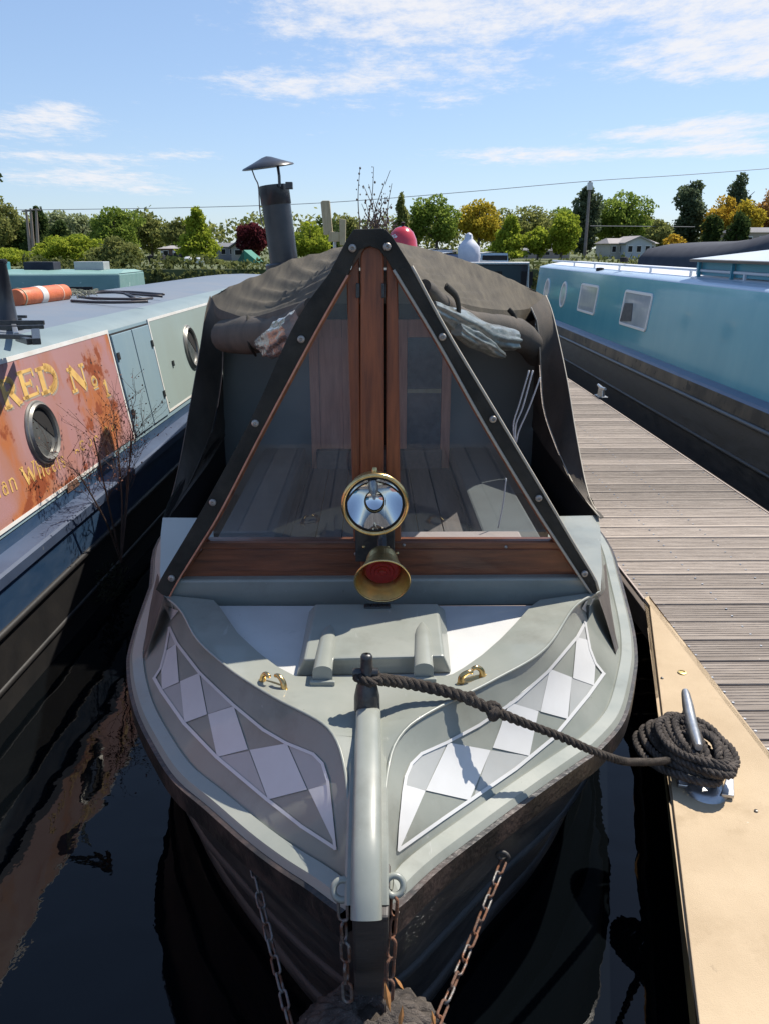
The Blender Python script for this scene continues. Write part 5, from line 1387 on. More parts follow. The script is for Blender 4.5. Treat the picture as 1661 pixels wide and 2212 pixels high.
# ------------------------------------------------------------------ the teal boat on the right
teal = thing('narrowboat', 'long glossy teal narrowboat with white framed windows moored right of the dock', 'boat', (3.4, 8, 0))
TEAL = M('teal_gloss_paint', (.085, .385, .510), .16, col2=(.13, .450, .560), scale=1.6, stretch=(1, 1, .25), coat=.6, bump=.05, bscale=3, bstretch=(1, 1, .3))
TROOF = M('pale_roof_paint', (.68, .70, .74), .45, col2=(.60, .63, .70), scale=2)
TXF, TXT, TZB, TZT = 3.10, 3.19, .704, 1.512
TY0, TY1 = -2., 15.7
def tb(y, z, off=0.): return Vector((TXF + (TXT - TXF) * (z - TZB) / (TZT - TZB) - off, y, z))
TN_ = Vector((-1, 0, (TXT - TXF) / (TZT - TZB))).normalized()
def tpx(px, py): p = on_plane(px, py, tb(4, TZB), TN_); return p.y, p.z
MB().grid([[tb(y, z) for y in np.linspace(TY0, TY1, 20)] for z in (TZB, 1.1, TZT)]).poly([tb(TY1, TZB), tb(TY1, TZT), (4.68, TY1, TZT), (4.77, TY1, TZB)]).build('cabin_side', TEAL, teal)
MB().grid([[(4.77, TY0, TZB), (4.77, TY1, TZB)], [(4.68, TY0, TZT), (4.68, TY1, TZT)]]).build('cabin_side', TEAL, teal)
MB().grid([[Vector((TXT + d, y, TZT + z)) for y in (TY0, TY1)] for d, z in ((0, 0), (.01, .020), (.14, .050), (.16, .056))]).build('gutter_band', M('pale_blue_paint', (.46, .58, .70), .35, col2=(.40, .52, .64), scale=2, coat=.3), teal, smooth=80)
MB().grid([[Vector((TXT + d, y, TZT + z)) for y in (TY0, TY1)] for d, z in ((.16, .056), (.35, .09), (.74, .115), (1.15, .09), (1.49, 0))]).build('cabin_roof', TROOF, teal, smooth=80)
MB().tube([Vector((TXT + .20, y, TZT + .125)) for y in (TY0, 6, TY1 - .2)], .014, 8).build('handrail', TROOF, teal, smooth=60)
for k in range(11): MB().box(TXT + .19, TXT + .21, 1 + k * 1.28, 1.03 + k * 1.28, TZT + .06, TZT + .118).build('rail_post', TROOF, teal)
def twin(px0, py0, px1, py1, r):
    """A window with rounded corners given by its picture corners at the upper left and lower right."""
    (ya, za), (yb_, zb1) = tpx(px0, py0), tpx(px1, py1)
    y0, y1 = min(ya, yb_), max(ya, yb_); z0, z1 = min(za, zb1), max(za, zb1)
    def rr2(ins, off):
        out = []
        rad_ = max(.004, r - ins)
        for cx, cz, a0 in ((y1 - ins - rad_, z1 - ins - rad_, 0), (y0 + ins + rad_, z1 - ins - rad_, 90), (y0 + ins + rad_, z0 + ins + rad_, 180), (y1 - ins - rad_, z0 + ins + rad_, 270)):
            for k in range(6):
                a = R_(a0 + 90 * k / 5); out.append(tb(cx + rad_ * math.cos(a), cz + rad_ * math.sin(a), off))
        return out
    fr = MB().grid([rr2(0, .002), rr2(.004, .014), rr2(.030, .014), rr2(.034, .006)], True).build('window', M('white_window_frame', (.78, .78, .76), .35), teal, smooth=30)
    MB().poly(rr2(.032, .007)).build('pane', M('reflection_toned_glass', (.56, .61, .66), .05, coat=.6, col2=(.34, .41, .48), scale=3), fr)  # pale pane colour paints in the bright reflection
    return fr, (y0, y1, z0, z1)
wf, (wy0, wy1, wz0, wz1) = twin(1352, 625, 1394, 718, .05)
MB().slab([tb(wy0 + (wy1 - wy0) * a, wz0 + (wz1 - wz0) * b, .010) for a, b in ((.55, .18), (.97, .10), (.92, .62), (.62, .66))], TN_, .004).build('blind', M('dark_blind', (.04, .045, .05), .6, col2=(.10, .10, .10), scale=20), wf)
twin(1257, 611, 1282, 682, .05); 
def tport(px, py, w_, h_):
    y, z = tpx(px, py); c = tb(y, z, .003)
    fr = MB().grid([[tb(y + (w_ + d) * math.cos(a), z + (h_ + d) * math.sin(a), o) for a in [2 * math.pi * k / 28 for k in range(28)]] for d, o in ((.0, .002), (-.005, .014), (-.03, .014), (-.034, .006))], True).build('window', M('white_window_frame', (.78, .78, .76), .35), teal, smooth=30)
    MB().poly([tb(y + (w_ - .032) * math.cos(a), z + (h_ - .032) * math.sin(a), .007) for a in [2 * math.pi * k / 28 for k in range(28)]]).build('pane', M('reflection_toned_glass', (.56, .61, .66), .05, coat=.6), fr)  # same pale tone painted in for the reflection
tport(1216, 636, .20, .21); tport(1180, 627, .20, .21)
# foot trim, stained upper hull, strake, black hull
MB().grid([[tb(y, TZB, -.002) for y in (TY0, TY1)], [Vector((3.01, y, .684)) for y in (TY0, TY1)], [Vector((2.99, y, .662)) for y in (TY0, TY1)]]).build('gunwale', M('slate_blue_trim', (.085, .125, .205), .4, col2=(.12, .16, .23), scale=4), teal)
MB().grid([[Vector((2.99, y, .662)) for y in (TY0, TY1)], [Vector((2.972, y, .540)) for y in (TY0, TY1)]]).build('hull_side', M('stained_upper_hull', (.025, .024, .023), .5, col2=(.19, .15, .105), scale=1.7, stretch=(1, 1, .5), fac=(.42, .72), speck=(.015, .015, .015), speck_scale=9, speck_at=.60), teal)
MB().tube([Vector((2.96, y, .528)) for y in (TY0, 6, TY1)], .020, 8).build('rubbing_strake', M('grey_steel_strake', (.10, .105, .11), .4, .2), teal, smooth=60)
MB().grid([[Vector((2.972, y, .53)) for y in (TY0, TY1)], [Vector((2.915, y, .245)) for y in (TY0, TY1)], [Vector((2.88, y, -.4)) for y in (TY0, TY1)]]).build('hull_side', HULL, teal)
MB().tube([Vector((2.918, y, .245)) for y in (TY0, 6, TY1)], .018, 8).build('rubbing_strake', HULL, teal, smooth=60)
# bow end of its hull beyond the cabin
MB().grid([[Vector((2.972, TY1, .54)), Vector((3.2, TY1 + 1.6, .60)), Vector((3.6, TY1 + 2.4, .80)), Vector((4.2, TY1 + 1.6, .72)), Vector((4.5, TY1, .655))], [Vector((2.88, TY1, -.2)), Vector((3.2, TY1 + 1.5, -.2)), Vector((3.6, TY1 + 2.2, -.2)), Vector((4.2, TY1 + 1.5, -.2)), Vector((4.5, TY1, -.2))]]) \
    .poly([Vector((2.972, TY1, .535)), Vector((3.2, TY1 + 1.6, .59)), Vector((3.6, TY1 + 2.4, .79)), Vector((4.2, TY1 + 1.6, .71)), Vector((4.5, TY1, .65))]).build('bow', HULL, teal)
# solar panels propped on the roof
SOL = M('glazed_solar_panel', (.66, .66, .68), .45, col2=(.60, .60, .62), scale=1, coat=.8)
FR_ = M('bronze_frame', (.10, .085, .075), .5)
RK = M('teal_rack', (.05, .26, .36), .4)
for k, (y0, y1) in enumerate(((6.7, 8.58), (4.7, 6.58), (2.7, 4.58))):
    sp_ = thing('solar_panel', ['far', 'middle', 'near'][k] + ' pale solar panel of three propped along the teal boat roof', 'solar panel', (3.8, (y0 + y1) / 2, TZT + .08), 'solar panels on the teal boat')
    rt = Matrix.Rotation(R_(-6.5), 3, 'Y'); c_ = Vector((3.79, (y0 + y1) / 2, TZT + .275))
    MB().box(3.31, 4.27, y0, y1, c_.z - .012, c_.z + .012, rt, c_).build('frame', FR_, sp_, bevel=.003)
    MB().box(3.33, 4.25, y0 + .02, y1 - .02, c_.z + .0125, c_.z + .015, rt, c_).build('glass', SOL, sp_)
    for yy_ in (y0 + .15, (y0 + y1) / 2, y1 - .15):
        MB().box(3.36, 3.39, yy_, yy_ + .03, TZT + .06, c_.z - .04).build('leg', RK, sp_); MB().box(4.18, 4.21, yy_, yy_ + .03, TZT + .06, c_.z + .02).build('leg', RK, sp_)
    MB().box(3.40, 3.42, y0, y1, TZT + .08, TZT + .21).build('side_board', RK, sp_)
for (px, py, nm, lb_) in ((1347, 561, 'roof_vent', 'small black vent on the pale roof of the teal boat'), (1295, 583, 'rope_eye', 'tiny dark rope eye on the teal boat gutter')):
    c_ = at(px, py, X=3.38 if nm == 'roof_vent' else TXT + .1)
    MB().lathe([(.05, -.03), (.06, .01), (.05, .03), (.001, .034)], c_, (0, 0, 1), 12).build(nm, DARK, teal)
# ------------------------------------------------------------------ other boats
NAVY = M('dark_navy_cover', (.014, .017, .032), .85, col2=(.03, .034, .05), scale=4)
def hullbox(root, x0, x1, y0, y1, ztop, mat, name='hull'):
    xm = (x0 + x1) / 2
    pts = [(x0, y0 + .8), (xm - .25, y0), (xm + .25, y0), (x1, y0 + .8), (x1, y1), (x0, y1)]
    rows = [[Vector((xm + (x - xm) * f, y, z)) for x, y in pts] for z, f in ((-.3, .93), (ztop * .6, .98), (ztop, 1.))]
    m = MB().grid(rows, True); m.poly(rows[-1]); return m.build(name, mat, root)
def cabinbox(root, x0, x1, y0, y1, z0, z1, mat, rmat, lean=.10, camber=.07):
    MB().grid([[Vector(p) for p in ((x0, y0, z0), (x1, y0, z0), (x1, y1, z0), (x0, y1, z0))], [Vector(p) for p in ((x0 + lean, y0, z1), (x1 - lean, y0, z1), (x1 - lean, y1, z1), (x0 + lean, y1, z1))]], True).build('cabin', mat, root)
    xs_ = [x0 + lean + (x1 - x0 - 2 * lean) * k / 8 for k in range(9)]
    MB().grid([[Vector((x, y, z1 + .003 + camber * math.sin(math.pi * k / 8))) for k, x in enumerate(xs_)] for y in (y0 - .03, y1 + .03)]).build('roof', rmat, root, smooth=60)
# dark boat with a curved navy cover beyond the teal one
nb = thing('covered_boat', 'boat beyond the teal one under a humped dark navy cover', 'boat', (7.2, 12, 0))
hullbox(nb, 5.3, 9.0, 5.5, 19.5, .7, HULL)
a0, a1 = at(1497, 545, Y=17.5), at(1500, 520, Y=17.5)
rows = []
def hump(y):
    u = (y - 6) / 11.5
    return 1.93 + .36 * math.exp(-((y - 10.6) / 2.6) ** 2)
for k in range(26):
    y = 6 + 12 * k / 25; h_ = hump(y)
    rows.append([Vector((5.75, y, .75)), Vector((5.82, y, h_ - .28)), Vector((6.0, y, h_ - .08)), Vector((6.5, y, h_ + .02)), Vector((7.2, y, h_ + .06)), Vector((8.0, y, h_ - .04)), Vector((8.5, y, .75))])
MB().grid(rows).poly(rows[-1]).poly(rows[0]).build('cover', NAVY, nb, smooth=60)
# small black boat ahead of the teal one, with windows
bb = thing('black_boat', 'black boat with dark side windows lying across the end of the dock', 'boat', (3.0, 24, 0))
hullbox(bb, 1.9, 4.4, 19.8, 33, .7, HULL)
CAB = M('black_cabin', (.022, .024, .034), .3, coat=.3)
cabinbox(bb, 2.0, 4.1, 21, 32, .7, 1.45, CAB, CAB)
for k in range(6):
    y = 21.5 + k * 1.7
    f = MB().box(1.985 + .045, 2.06, y, y + .9, .98, 1.28).build('window', M('grey_frame', (.20, .21, .24), .4), bb)
    MB().box(2.02, 2.03, y + .06, y + .84, 1.02, 1.24).build('pane', DARK, f)
for k in range(3): MB().box(2.2 + .8 * k, 2.5 + .8 * k, 20.985, 21.0, .95, 1.3).build('window', DARK, bb)
MB().tube([(2.1, 20.6, .7), (2.1, 20.6, 1.5), (3.9, 20.6, 1.5), (3.9, 20.6, .7)], .04, 6).build('rail', GALV, bb)
# wrapped white bundle standing on that boat
wbp = at(1012, 575, Y=21.4)
wb2 = MB(); rows = []
for z, rx in ((0, .24), (.12, .27), (.4, .30), (.62, .28), (.78, .16), (.84, .10), (.95, .09), (1.0, .02)):
    rows.append([Vector((wbp.x + rx * math.cos(a) * (1 + .08 * math.sin(3 * a + z * 5)), wbp.y + .2 + rx * math.sin(a), wbp.z - .12 + z * .95)) for a in [2 * math.pi * k / 18 for k in range(18)]])
wt = thing('wrapped_bundle', 'tall bundle wrapped in white sheet standing on the black boat', 'bundle', Vector((wbp.x, wbp.y, wbp.z - .12)))
MB().grid(rows, True).poly(rows[0]).build('sheet', M('white_sheet', (.68, .69, .74), .6, col2=(.52, .53, .60), scale=4, bump=.4, bscale=6), wt, smooth=50)
MB().box(wbp.x - .28, wbp.x + .28, wbp.y, wbp.y + .4, 1.44, wbp.z - .11).build('stand', CAB, wt)
# small moored boats far up the basin
for i, (px, py, yy_, wd_, colr, lb_) in enumerate(((944, 551, 34, 1.6, (.60, .62, .66), 'pale little cruiser far up the basin left of the white bundle'), (968, 562, 29, 1.6, (.18, .22, .34), 'small dark blue cruiser with pale rails just left of the white bundle'),
                                                 (1062, 556, 40, 1.8, (.40, .52, .62), 'pale blue little cruiser behind the black boat'), (888, 553, 43, 1.5, (.06, .06, .07), 'small dark cruiser far off beside the red enamel pot'))):
    c_ = at(px, py, Y=yy_)
    r_ = thing('cruiser', lb_, 'boat', (c_.x, yy_, 0), 'small cruisers up the basin')
    mt = M('cruiser_paint', colr, .35)
    hullbox(r_, c_.x - wd_ / 2, c_.x + wd_ / 2, yy_ - 2.2, yy_ + 2.2, .72, mt)
    cabinbox(r_, c_.x - wd_ * .40, c_.x + wd_ * .40, yy_ - .9, yy_ + 1.6, .7, c_.z + .2, mt, WHITE, .12, .05)
    MB().box(c_.x - wd_ * .33, c_.x + wd_ * .33, yy_ - .93, yy_ - .88, c_.z - .12, c_.z + .10).build('window', DARK, r_)
# turquoise boat behind the blue one
tq = thing('turquoise_boat', 'weathered turquoise narrowboat behind the blue boat', 'boat', (-6.6, 12, 0))
TQ = M('weathered_turquoise', (.165, .30, .27), .5, col2=(.23, .36, .335), scale=3, stretch=(.5, 2, 2), speck=(.45, .6, .55), speck_scale=9, speck_at=.68)
xr = at(263, 600, Y=14.8).x; xl_ = xr - 5.6
MB().hexa([(xl_, 13.4, -.3), (xr, 14.8, -.3), (xr, 16.9, -.3), (xl_, 15.5, -.3), (xl_, 13.4, .7), (xr, 14.8, .7), (xr, 16.9, .7), (xl_, 15.5, .7)]).build('hull', HULL, tq)
MB().hexa([(xl_, 13.55, .7), (xr - .1, 14.95, .7), (xr - .1, 16.75, .7), (xl_, 15.35, .7), (xl_, 13.65, 1.42), (xr - .1, 15.05, 1.42), (xr - .1, 16.65, 1.42), (xl_, 15.25, 1.42)]).build('cabin', TQ, tq, bevel=.03)
MB().hexa([(xl_, 13.68, 1.421), (xr - .1, 15.08, 1.421), (xr - .1, 16.62, 1.421), (xl_, 15.22, 1.421), (xl_, 14.1, 1.50), (xr - .15, 15.5, 1.47), (xr - .15, 16.2, 1.47), (xl_, 14.8, 1.50)]).build('roof', TQ, tq)
for k in range(6):
    x = xl_ + .3 + k * .85; y = 14.3 + (x - xl_) / 5.6 * 1.4
    MB().box(x, x + .55, y - .02, y + .35, 1.47, 1.62).build('roof_box', [M('teal_box', (.05, .22, .25), .5), NAVY, GREYLIGHT][k % 3], tq, bevel=.01)
for k in range(4):
    x = xl_ + .5 + k * 1.3; y = 13.62 + (x - xl_) / 5.6 * 1.4
    MB().box(x, x + .7, y - .045, y - .01, .95, 1.2).build('window', DARK, tq)
# ------------------------------------------------------------------ houses, vans and other things on the bank
GZ = .75
def house(px0, px1, peak, eave, base, Y, wall, roof, label, name='house', cat='house', depth=6, gable=False, wins=3):
    a, b = at(px0, eave, Y=Y), at(px1, eave, Y=Y); zp = at(px0, peak, Y=Y).z; zb = GZ - .02
    r = thing(name, label, cat, ((a.x + b.x) / 2, Y + depth / 2, GZ))
    x0, x1, ze = a.x, b.x, a.z
    w_ = MB(); w_.box(x0, x1, Y, Y + depth, zb, ze)
    if gable: w_.slab([Vector((x0, Y, ze)), Vector((x1, Y, ze)), Vector(((x0 + x1) / 2, Y, zp))], (0, 1, 0), .2)
    w_.build('wall', wall, r)
    if gable:
        m = MB(); xm = (x0 + x1) / 2; o_ = .25
        m.slab([Vector((x0 - o_, Y - o_, ze - .1)), Vector((xm, Y - o_, zp)), Vector((xm, Y + depth, zp)), Vector((x0 - o_, Y + depth, ze - .1))], (0, 0, 1), .14)
        m.slab([Vector((x1 + o_, Y - o_, ze - .1)), Vector((xm, Y - o_, zp)), Vector((xm, Y + depth, zp)), Vector((x1 + o_, Y + depth, ze - .1))], (0, 0, 1), .14)
    else:
        m = MB(); o_ = .3
        m.hexa([(x0 - o_, Y - o_, ze), (x1 + o_, Y - o_, ze), (x1 + o_, Y + depth, ze), (x0 - o_, Y + depth, ze), (x0 + .3, Y + depth * .45, zp), (x1 - .3, Y + depth * .45, zp), (x1 - .3, Y + depth * .55, zp), (x0 + .3, Y + depth * .55, zp)])
    m.build('roof', roof, r)
    hgt = ze - zb
    for k in range(wins):
        x = x0 + (x1 - x0) * (k + .5) / wins; ww_ = (x1 - x0) / wins * .28
        f = MB().box(x - ww_, x + ww_, Y - .06, Y + .02, zb + hgt * .42, zb + hgt * .86).build('window', WHITE, r)
        MB().box(x - ww_ * .85, x + ww_ * .85, Y - .075, Y - .062, zb + hgt * .46, zb + hgt * .82).build('pane', DARK, f)
    return r
def flat(name, c): return M(name, c, .8, col2=tuple(v * .8 for v in c), scale=.8)
RGREY = flat('grey_roof_felt', (.16, .16, .17)); RPALE = flat('pale_roof_felt', (.34, .31, .30))
house(348, 412, 530, 537, 572, 78, flat('brown_boarding', (.16, .10, .085)), RPALE, 'low brown lodge with a pale flat roof left of the tall green tree', 'lodge', 'lodge', wins=3)
house(455, 530, 524, 533, 570, 84, flat('grey_white_boarding', (.30, .31, .33)), RGREY, 'pale grey park home with a dark roof left of the chimney', 'park_home', 'house', wins=4)
house(500, 532, 522, 535, 570, 80, flat('white_gable', (.45, .44, .42)), RGREY, 'small white gabled porch front beside the pale grey park home', 'gabled_porch', 'house', gable=True, wins=1)
house(1318, 1416, 514, 526, 552, 92, flat('cream_boarding', (.46, .44, .39)), RPALE, 'long cream park home with pale roof behind the teal boat', 'park_home', 'house', wins=6)
house(1352, 1408, 512, 525, 552, 90, flat('blue_white_boarding', (.46, .49, .54)), RPALE, 'pale blue white gable end in front of the cream park home', 'gabled_house', 'house', gable=True, wins=3)
house(1600, 1700, 490, 502, 540, 96, flat('buff_wall', (.40, .34, .30)), RGREY, 'buff house half hidden behind the navy covered boat', 'house', 'house', wins=3)
house(1075, 1230, 536, 541, 560, 96, flat('pinkish_wall', (.40, .33, .31)), RGREY, 'long low pinkish building behind the small round trees', 'low_building', 'building', wins=8)
house(890, 985, 538, 543, 560, 90, flat('dark_shed', (.12, .11, .10)), RGREY, 'long dark shed beneath the tall green tree', 'shed', 'shed', wins=5)
# camper van and white van
def van(px0, px1, top, Y, label, col):
    a, b = at(px0, top, Y=Y), at(px1, top, Y=Y); x0, x1, zt = a.x, b.x, a.z; L = 5.0; zb = GZ + .35
    r = thing('camper_van', label, 'van', ((x0 + x1) / 2, Y + 2, GZ))
    mt = M('van_paint', col, .35, coat=.4)
    MB().hexa([(x0, Y - .7, zb), (x1, Y - .7, zb), (x1, Y + L, zb), (x0, Y + L, zb), (x0 + .05, Y + .25, zt), (x1 - .05, Y + .25, zt), (x1 - .05, Y + L, zt), (x0 + .05, Y + L, zt)]).build('body', mt, r, bevel=.08)
    zz0, zz1 = zb + (zt - zb) * .52, zb + (zt - zb) * .88
    def fy(z): return Y - .7 + .95 * (z - zb) / (zt - zb) - .02
    MB().slab([Vector((x0 + .14, fy(zz0), zz0)), Vector((x1 - .14, fy(zz0), zz0)), Vector((x1 - .2, fy(zz1), zz1)), Vector((x0 + .2, fy(zz1), zz1))], (0, -1, .3), .02).build('windscreen', DARK, r)
    MB().box(x0 + .1, x1 - .1, fy(zb) - .06, fy(zb) + .1, zb, zb + .25).build('bumper', DARK, r)
    for x in (x0 + .02, x1 - .22): 
        MB().lathe([(.001, 0), (.30, 0), (.34, .04), (.34, .18), (.30, .2), (.001, .2)], (x, Y + .2, GZ + .34), (1, 0, 0), 16).build('wheel', DARK, r)
        MB().box(x, x + .2, fy(zb + .5) - .03, fy(zb + .5) + .05, zb + .42, zb + .58).build('headlight', GALV, r)
van(322, 356, 560, 62, 'pale grey camper van with a dark windscreen parked beyond the blue boat', (.42, .46, .50))
van(362, 394, 567, 70, 'white caravan parked right of the grey camper van', (.66, .63, .58))
# green tarpaulin tent
t0, t1 = at(512, 578, Y=66), at(562, 578, Y=66); tz = at(536, 540, Y=66).z
tt = thing('tarpaulin_tent', 'pointed green tarpaulin tent standing on the bank by the chimney', 'tent', ((t0.x + t1.x) / 2, 67, GZ))
xm = t0.x + (t1.x - t0.x) * .35
MB().poly([(t0.x, 66, GZ), (xm, 66, GZ), (xm, 66, tz)]).poly([(t0.x, 66, GZ), (xm, 66, tz), (xm, 70, tz), (t0.x, 70, GZ)]).build('shaded_side', M('shaded_green_tarp', (.015, .09, .07), .6), tt)  # same tarpaulin in a darker green: shade painted into the left side
MB().poly([(xm, 66, GZ), (t1.x, 66, GZ), (xm, 66, tz)]).poly([(t1.x, 66, GZ), (xm, 66, tz), (xm, 70, tz), (t1.x, 70, GZ)]).build('lit_side', M('lit_green_tarp', (.03, .19, .13), .6), tt)  # lighter copy of the tarpaulin green: sunlight painted into the right side
for px, Y_ in ((434, 60), (409, 62)):
    c_ = at(px, 578, Y=Y_)
    th_ = thing('white_tank', 'squat white tank on the bank ' + ('right' if px == 434 else 'left') + ' of the two near the tall green tree', 'tank', (c_.x, Y_, GZ), 'white tanks on the bank')
    MB().lathe([(.3, 0), (.33, .1), (.33, .4), (.2, .52), (.05, .55)], (c_.x, Y_, GZ), (0, 0, 1), 16).build('shell', WHITE, th_, smooth=40)
    MB().lathe([(.1, 0), (.1, .06), (.01, .07)], (c_.x, Y_, GZ + .54), (0, 0, 1), 10).build('lid', DARK, th_)

# ------------------------------------------------------------------ trees
def leaf_mat(name, c1, c2, trans=.52):
    c1, c2 = tuple(v * 1.34 for v in c1), tuple(v * 1.34 for v in c2)
    m = bpy.data.materials.new(name); m.use_nodes = True
    t = m.node_tree; t.nodes.remove(t.nodes['Principled BSDF']); out = t.nodes['Material Output']
    g_ = t.nodes.new('ShaderNodeNewGeometry')
    x = t.nodes.new('ShaderNodeMixRGB'); x.inputs[1].default_value = (*c1, 1); x.inputs[2].default_value = (*c2, 1)
    t.links.new(g_.outputs['Random Per Island'], x.inputs[0])
    d = t.nodes.new('ShaderNodeBsdfDiffuse'); tr = t.nodes.new('ShaderNodeBsdfTranslucent'); mx = t.nodes.new('ShaderNodeMixShader'); mx.inputs[0].default_value = trans
    t.links.new(x.outputs[0], d.inputs[0]); t.links.new(x.outputs[0], tr.inputs[0])
    t.links.new(d.outputs[0], mx.inputs[1]); t.links.new(tr.outputs[0], mx.inputs[2]); t.links.new(mx.outputs[0], out.inputs[0])
    return m
LM = {'green': leaf_mat('mid_green_leaves', (.105, .155, .028), (.20, .25, .050)), 'lime': leaf_mat('bright_green_leaves', (.155, .205, .025), (.29, .32, .040)),
      'yellow': leaf_mat('yellowing_leaves', (.27, .225, .030), (.38, .29, .035)), 'olive': leaf_mat('olive_leaves', (.125, .145, .045), (.22, .225, .075)),
      'dark': leaf_mat('dark_green_leaves', (.028, .048, .018), (.065, .09, .026)), 'poplar': leaf_mat('grey_green_leaves', (.060, .085, .048), (.11, .135, .075)),
      'red': leaf_mat('purple_red_leaves', (.055, .014, .018), (.11, .028, .034)), 'orange': leaf_mat('orange_autumn_leaves', (.25, .14, .045), (.30, .175, .06)),
      'gold': leaf_mat('golden_autumn_leaves', (.33, .235, .03), (.38, .25, .035)), 'pale': leaf_mat('pale_grey_green_leaves', (.17, .20, .10), (.25, .275, .145))}
BARK = M('grey_bark', (.13, .105, .08), .9, col2=(.07, .055, .045), scale=3)
def crown(lobes, n, size):
    """Leaf-sized faces spread through the shells of many lobes."""
    vol = np.array([l[3] * l[4] * l[5] for l in lobes]) ** (2 / 3); pr = vol / vol.sum()
    idx = rng.choice(len(lobes), n, p=pr)
    L = np.array(lobes)[idx]
    d = rng.normal(size=(n, 3)); d /= np.linalg.norm(d, axis=1)[:, None]
    r = rng.uniform(.35, 1., n) ** .45
    r *= 1 + .10 * rng.normal(size=n)
    c = L[:, :3] + d * r[:, None] * L[:, 3:6]
    a = rng.normal(size=(n, 3)); a /= np.linalg.norm(a, axis=1)[:, None]
    b = np.cross(a, rng.normal(size=(n, 3))); b /= np.linalg.norm(b, axis=1)[:, None]
    s = size * rng.uniform(.6, 1.35, n)[:, None]
    a *= s; b *= s * .62
    v = np.stack([c - a, c + b, c + a, c - b], 1).reshape(-1, 3)
    return v
def tree(px, top, base, wpx, Y, kind, label, shape='round', name='tree', group='trees on the bank', bottom=.18, n=900, cat='tree', leaf=None):
    c0 = at(px, base, Y=Y); zt = at(px, top - 6, Y=Y).z; x0 = c0.x; Wm = wpx / FPX * Y * 1.42
    z0 = GZ; Hh = zt - z0
    r = thing(name, label, cat, (x0, Y, z0), group)
    zc0 = z0 + Hh * bottom; ch_ = zt - zc0
    lobes = []
    if shape == 'poplar':
        for k in range(16):
            u = (k + .5) / 16; wv_ = Wm / 2 * (.35 + .65 * math.sin(math.pi * (u * .80 + .12)) ** .8)
            for q in range(2):
                lobes.append((x0 + random.uniform(-.5, .5) * wv_, Y + random.uniform(-.5, .5) * wv_, zc0 + ch_ * (.05 + u * .88), wv_ * .62, wv_ * .62, ch_ * .085))
    elif shape == 'cone':
        for k in range(14):
            u = (k + .5) / 14; wv_ = Wm / 2 * (1.02 - u * .78)
            lobes.append((x0 + random.uniform(-.3, .3) * wv_, Y + random.uniform(-.3, .3) * wv_, zc0 + ch_ * (.06 + u * .88), wv_ * .78, wv_ * .78, ch_ * .10))
    else:
        nl = 16 if shape == 'round' else 12
        for k in range(nl):
            d = Vector((random.gauss(0, 1), random.gauss(0, 1), random.gauss(0, .9))).normalized() * random.uniform(.40, .72)
            s_ = random.uniform(.26, .42)
            lobes.append((x0 + d.x * Wm / 2, Y + d.y * Wm / 2, zc0 + ch_ * (.5 + d.z * .5), Wm / 2 * s_, Wm / 2 * s_, ch_ / 2 * s_ * 1.05))
        lobes.append((x0, Y, zc0 + ch_ * .48, Wm * .30, Wm * .30, ch_ * .30)); lobes.append((x0, Y, zt - ch_ * .15, Wm * .17, Wm * .17, ch_ * .15))
    v = crown(lobes, int(n * 4.4), leaf or max(.09, .0019 * Y))
    off = np.array((x0, Y, z0))
    me = bpy.data.meshes.new('crown'); v = v - off; nq = len(v) // 4
    me.vertices.add(len(v)); me.vertices.foreach_set('co', v.ravel().astype(np.float32))
    me.loops.add(nq * 4); me.loops.foreach_set('vertex_index', np.arange(nq * 4, dtype=np.int32))
    me.polygons.add(nq); me.polygons.foreach_set('loop_start', np.arange(0, nq * 4, 4, dtype=np.int32))
    me.update(calc_edges=True); me.validate()
    o = bpy.data.objects.new('crown', me); C.objects.link(o); o.parent = r; me.materials.append(LM[kind])
    tk = MB(); rt_ = max(.07, Wm * .03)
    tk.tube([Vector((x0, Y, z0 - .1)), Vector((x0 + .02 * Wm, Y, z0 + Hh * .35)), Vector((x0, Y, z0 + Hh * .75))], [rt_, rt_ * .75, rt_ * .25], 7)
    for k in range(4):
        a = k * 1.7 + px; zz_ = z0 + Hh * (.28 + .1 * k)
        tk.tube([Vector((x0, Y, zz_)), Vector((x0 + math.cos(a) * Wm * .28, Y + math.sin(a) * Wm * .28, zz_ + Hh * .2))], [rt_ * .5, rt_ * .15], 5)
    tk.build('trunk', BARK, r)
    return r
T = tree
# right of the mast, left to right
T(866, 424, 545, 42, 88, 'olive', 'thin upright tree rising behind the dried plant', 'cone', bottom=.1)
T(868, 470, 552, 66, 92, 'lime', 'low yellow green tree behind the red enamel pot', bottom=.05)
T(940, 424, 552, 88, 92, 'green', 'tall round green tree with a bare pale stem right of the red enamel pot', bottom=.16, n=1500)
T(1030, 436, 548, 82, 94, 'yellow', 'round yellowing tree above the white wrapped bundle', bottom=.22, n=1300)
T(1098, 470, 556, 72, 84, 'lime', 'conical green tree just right of the yellowing tree', 'cone', bottom=.05, n=1200)
T(1160, 495, 556, 52, 84, 'lime', 'shortest rounded green tree between two taller conical trees', bottom=.05)
T(1210, 463, 554, 64, 84, 'lime', 'egg shaped bright green tree just left of the dark poplar', bottom=.06, n=1200)
T(1080, 455, 548, 90, 118, 'olive', 'olive tree of the back row behind the conical tree', bottom=.1)
T(1145, 448, 548, 100, 120, 'olive', 'broad olive tree in the middle of the back row', bottom=.1)
T(1205, 452, 548, 90, 124, 'green', 'broad green tree of the back row left of the poplar', bottom=.1)
T(1258, 404, 548, 46, 104, 'poplar', 'dark slim poplar beside the wooden pole', 'poplar', 'poplar_tree', bottom=.06, n=1500)
T(1338, 418, 552, 112, 108, 'green', 'largest round green tree right of the wooden pole', bottom=.08, n=2200)
T(1388, 470, 546, 60, 112, 'olive', 'lower olive tree at the right foot of the largest round tree', bottom=.08)
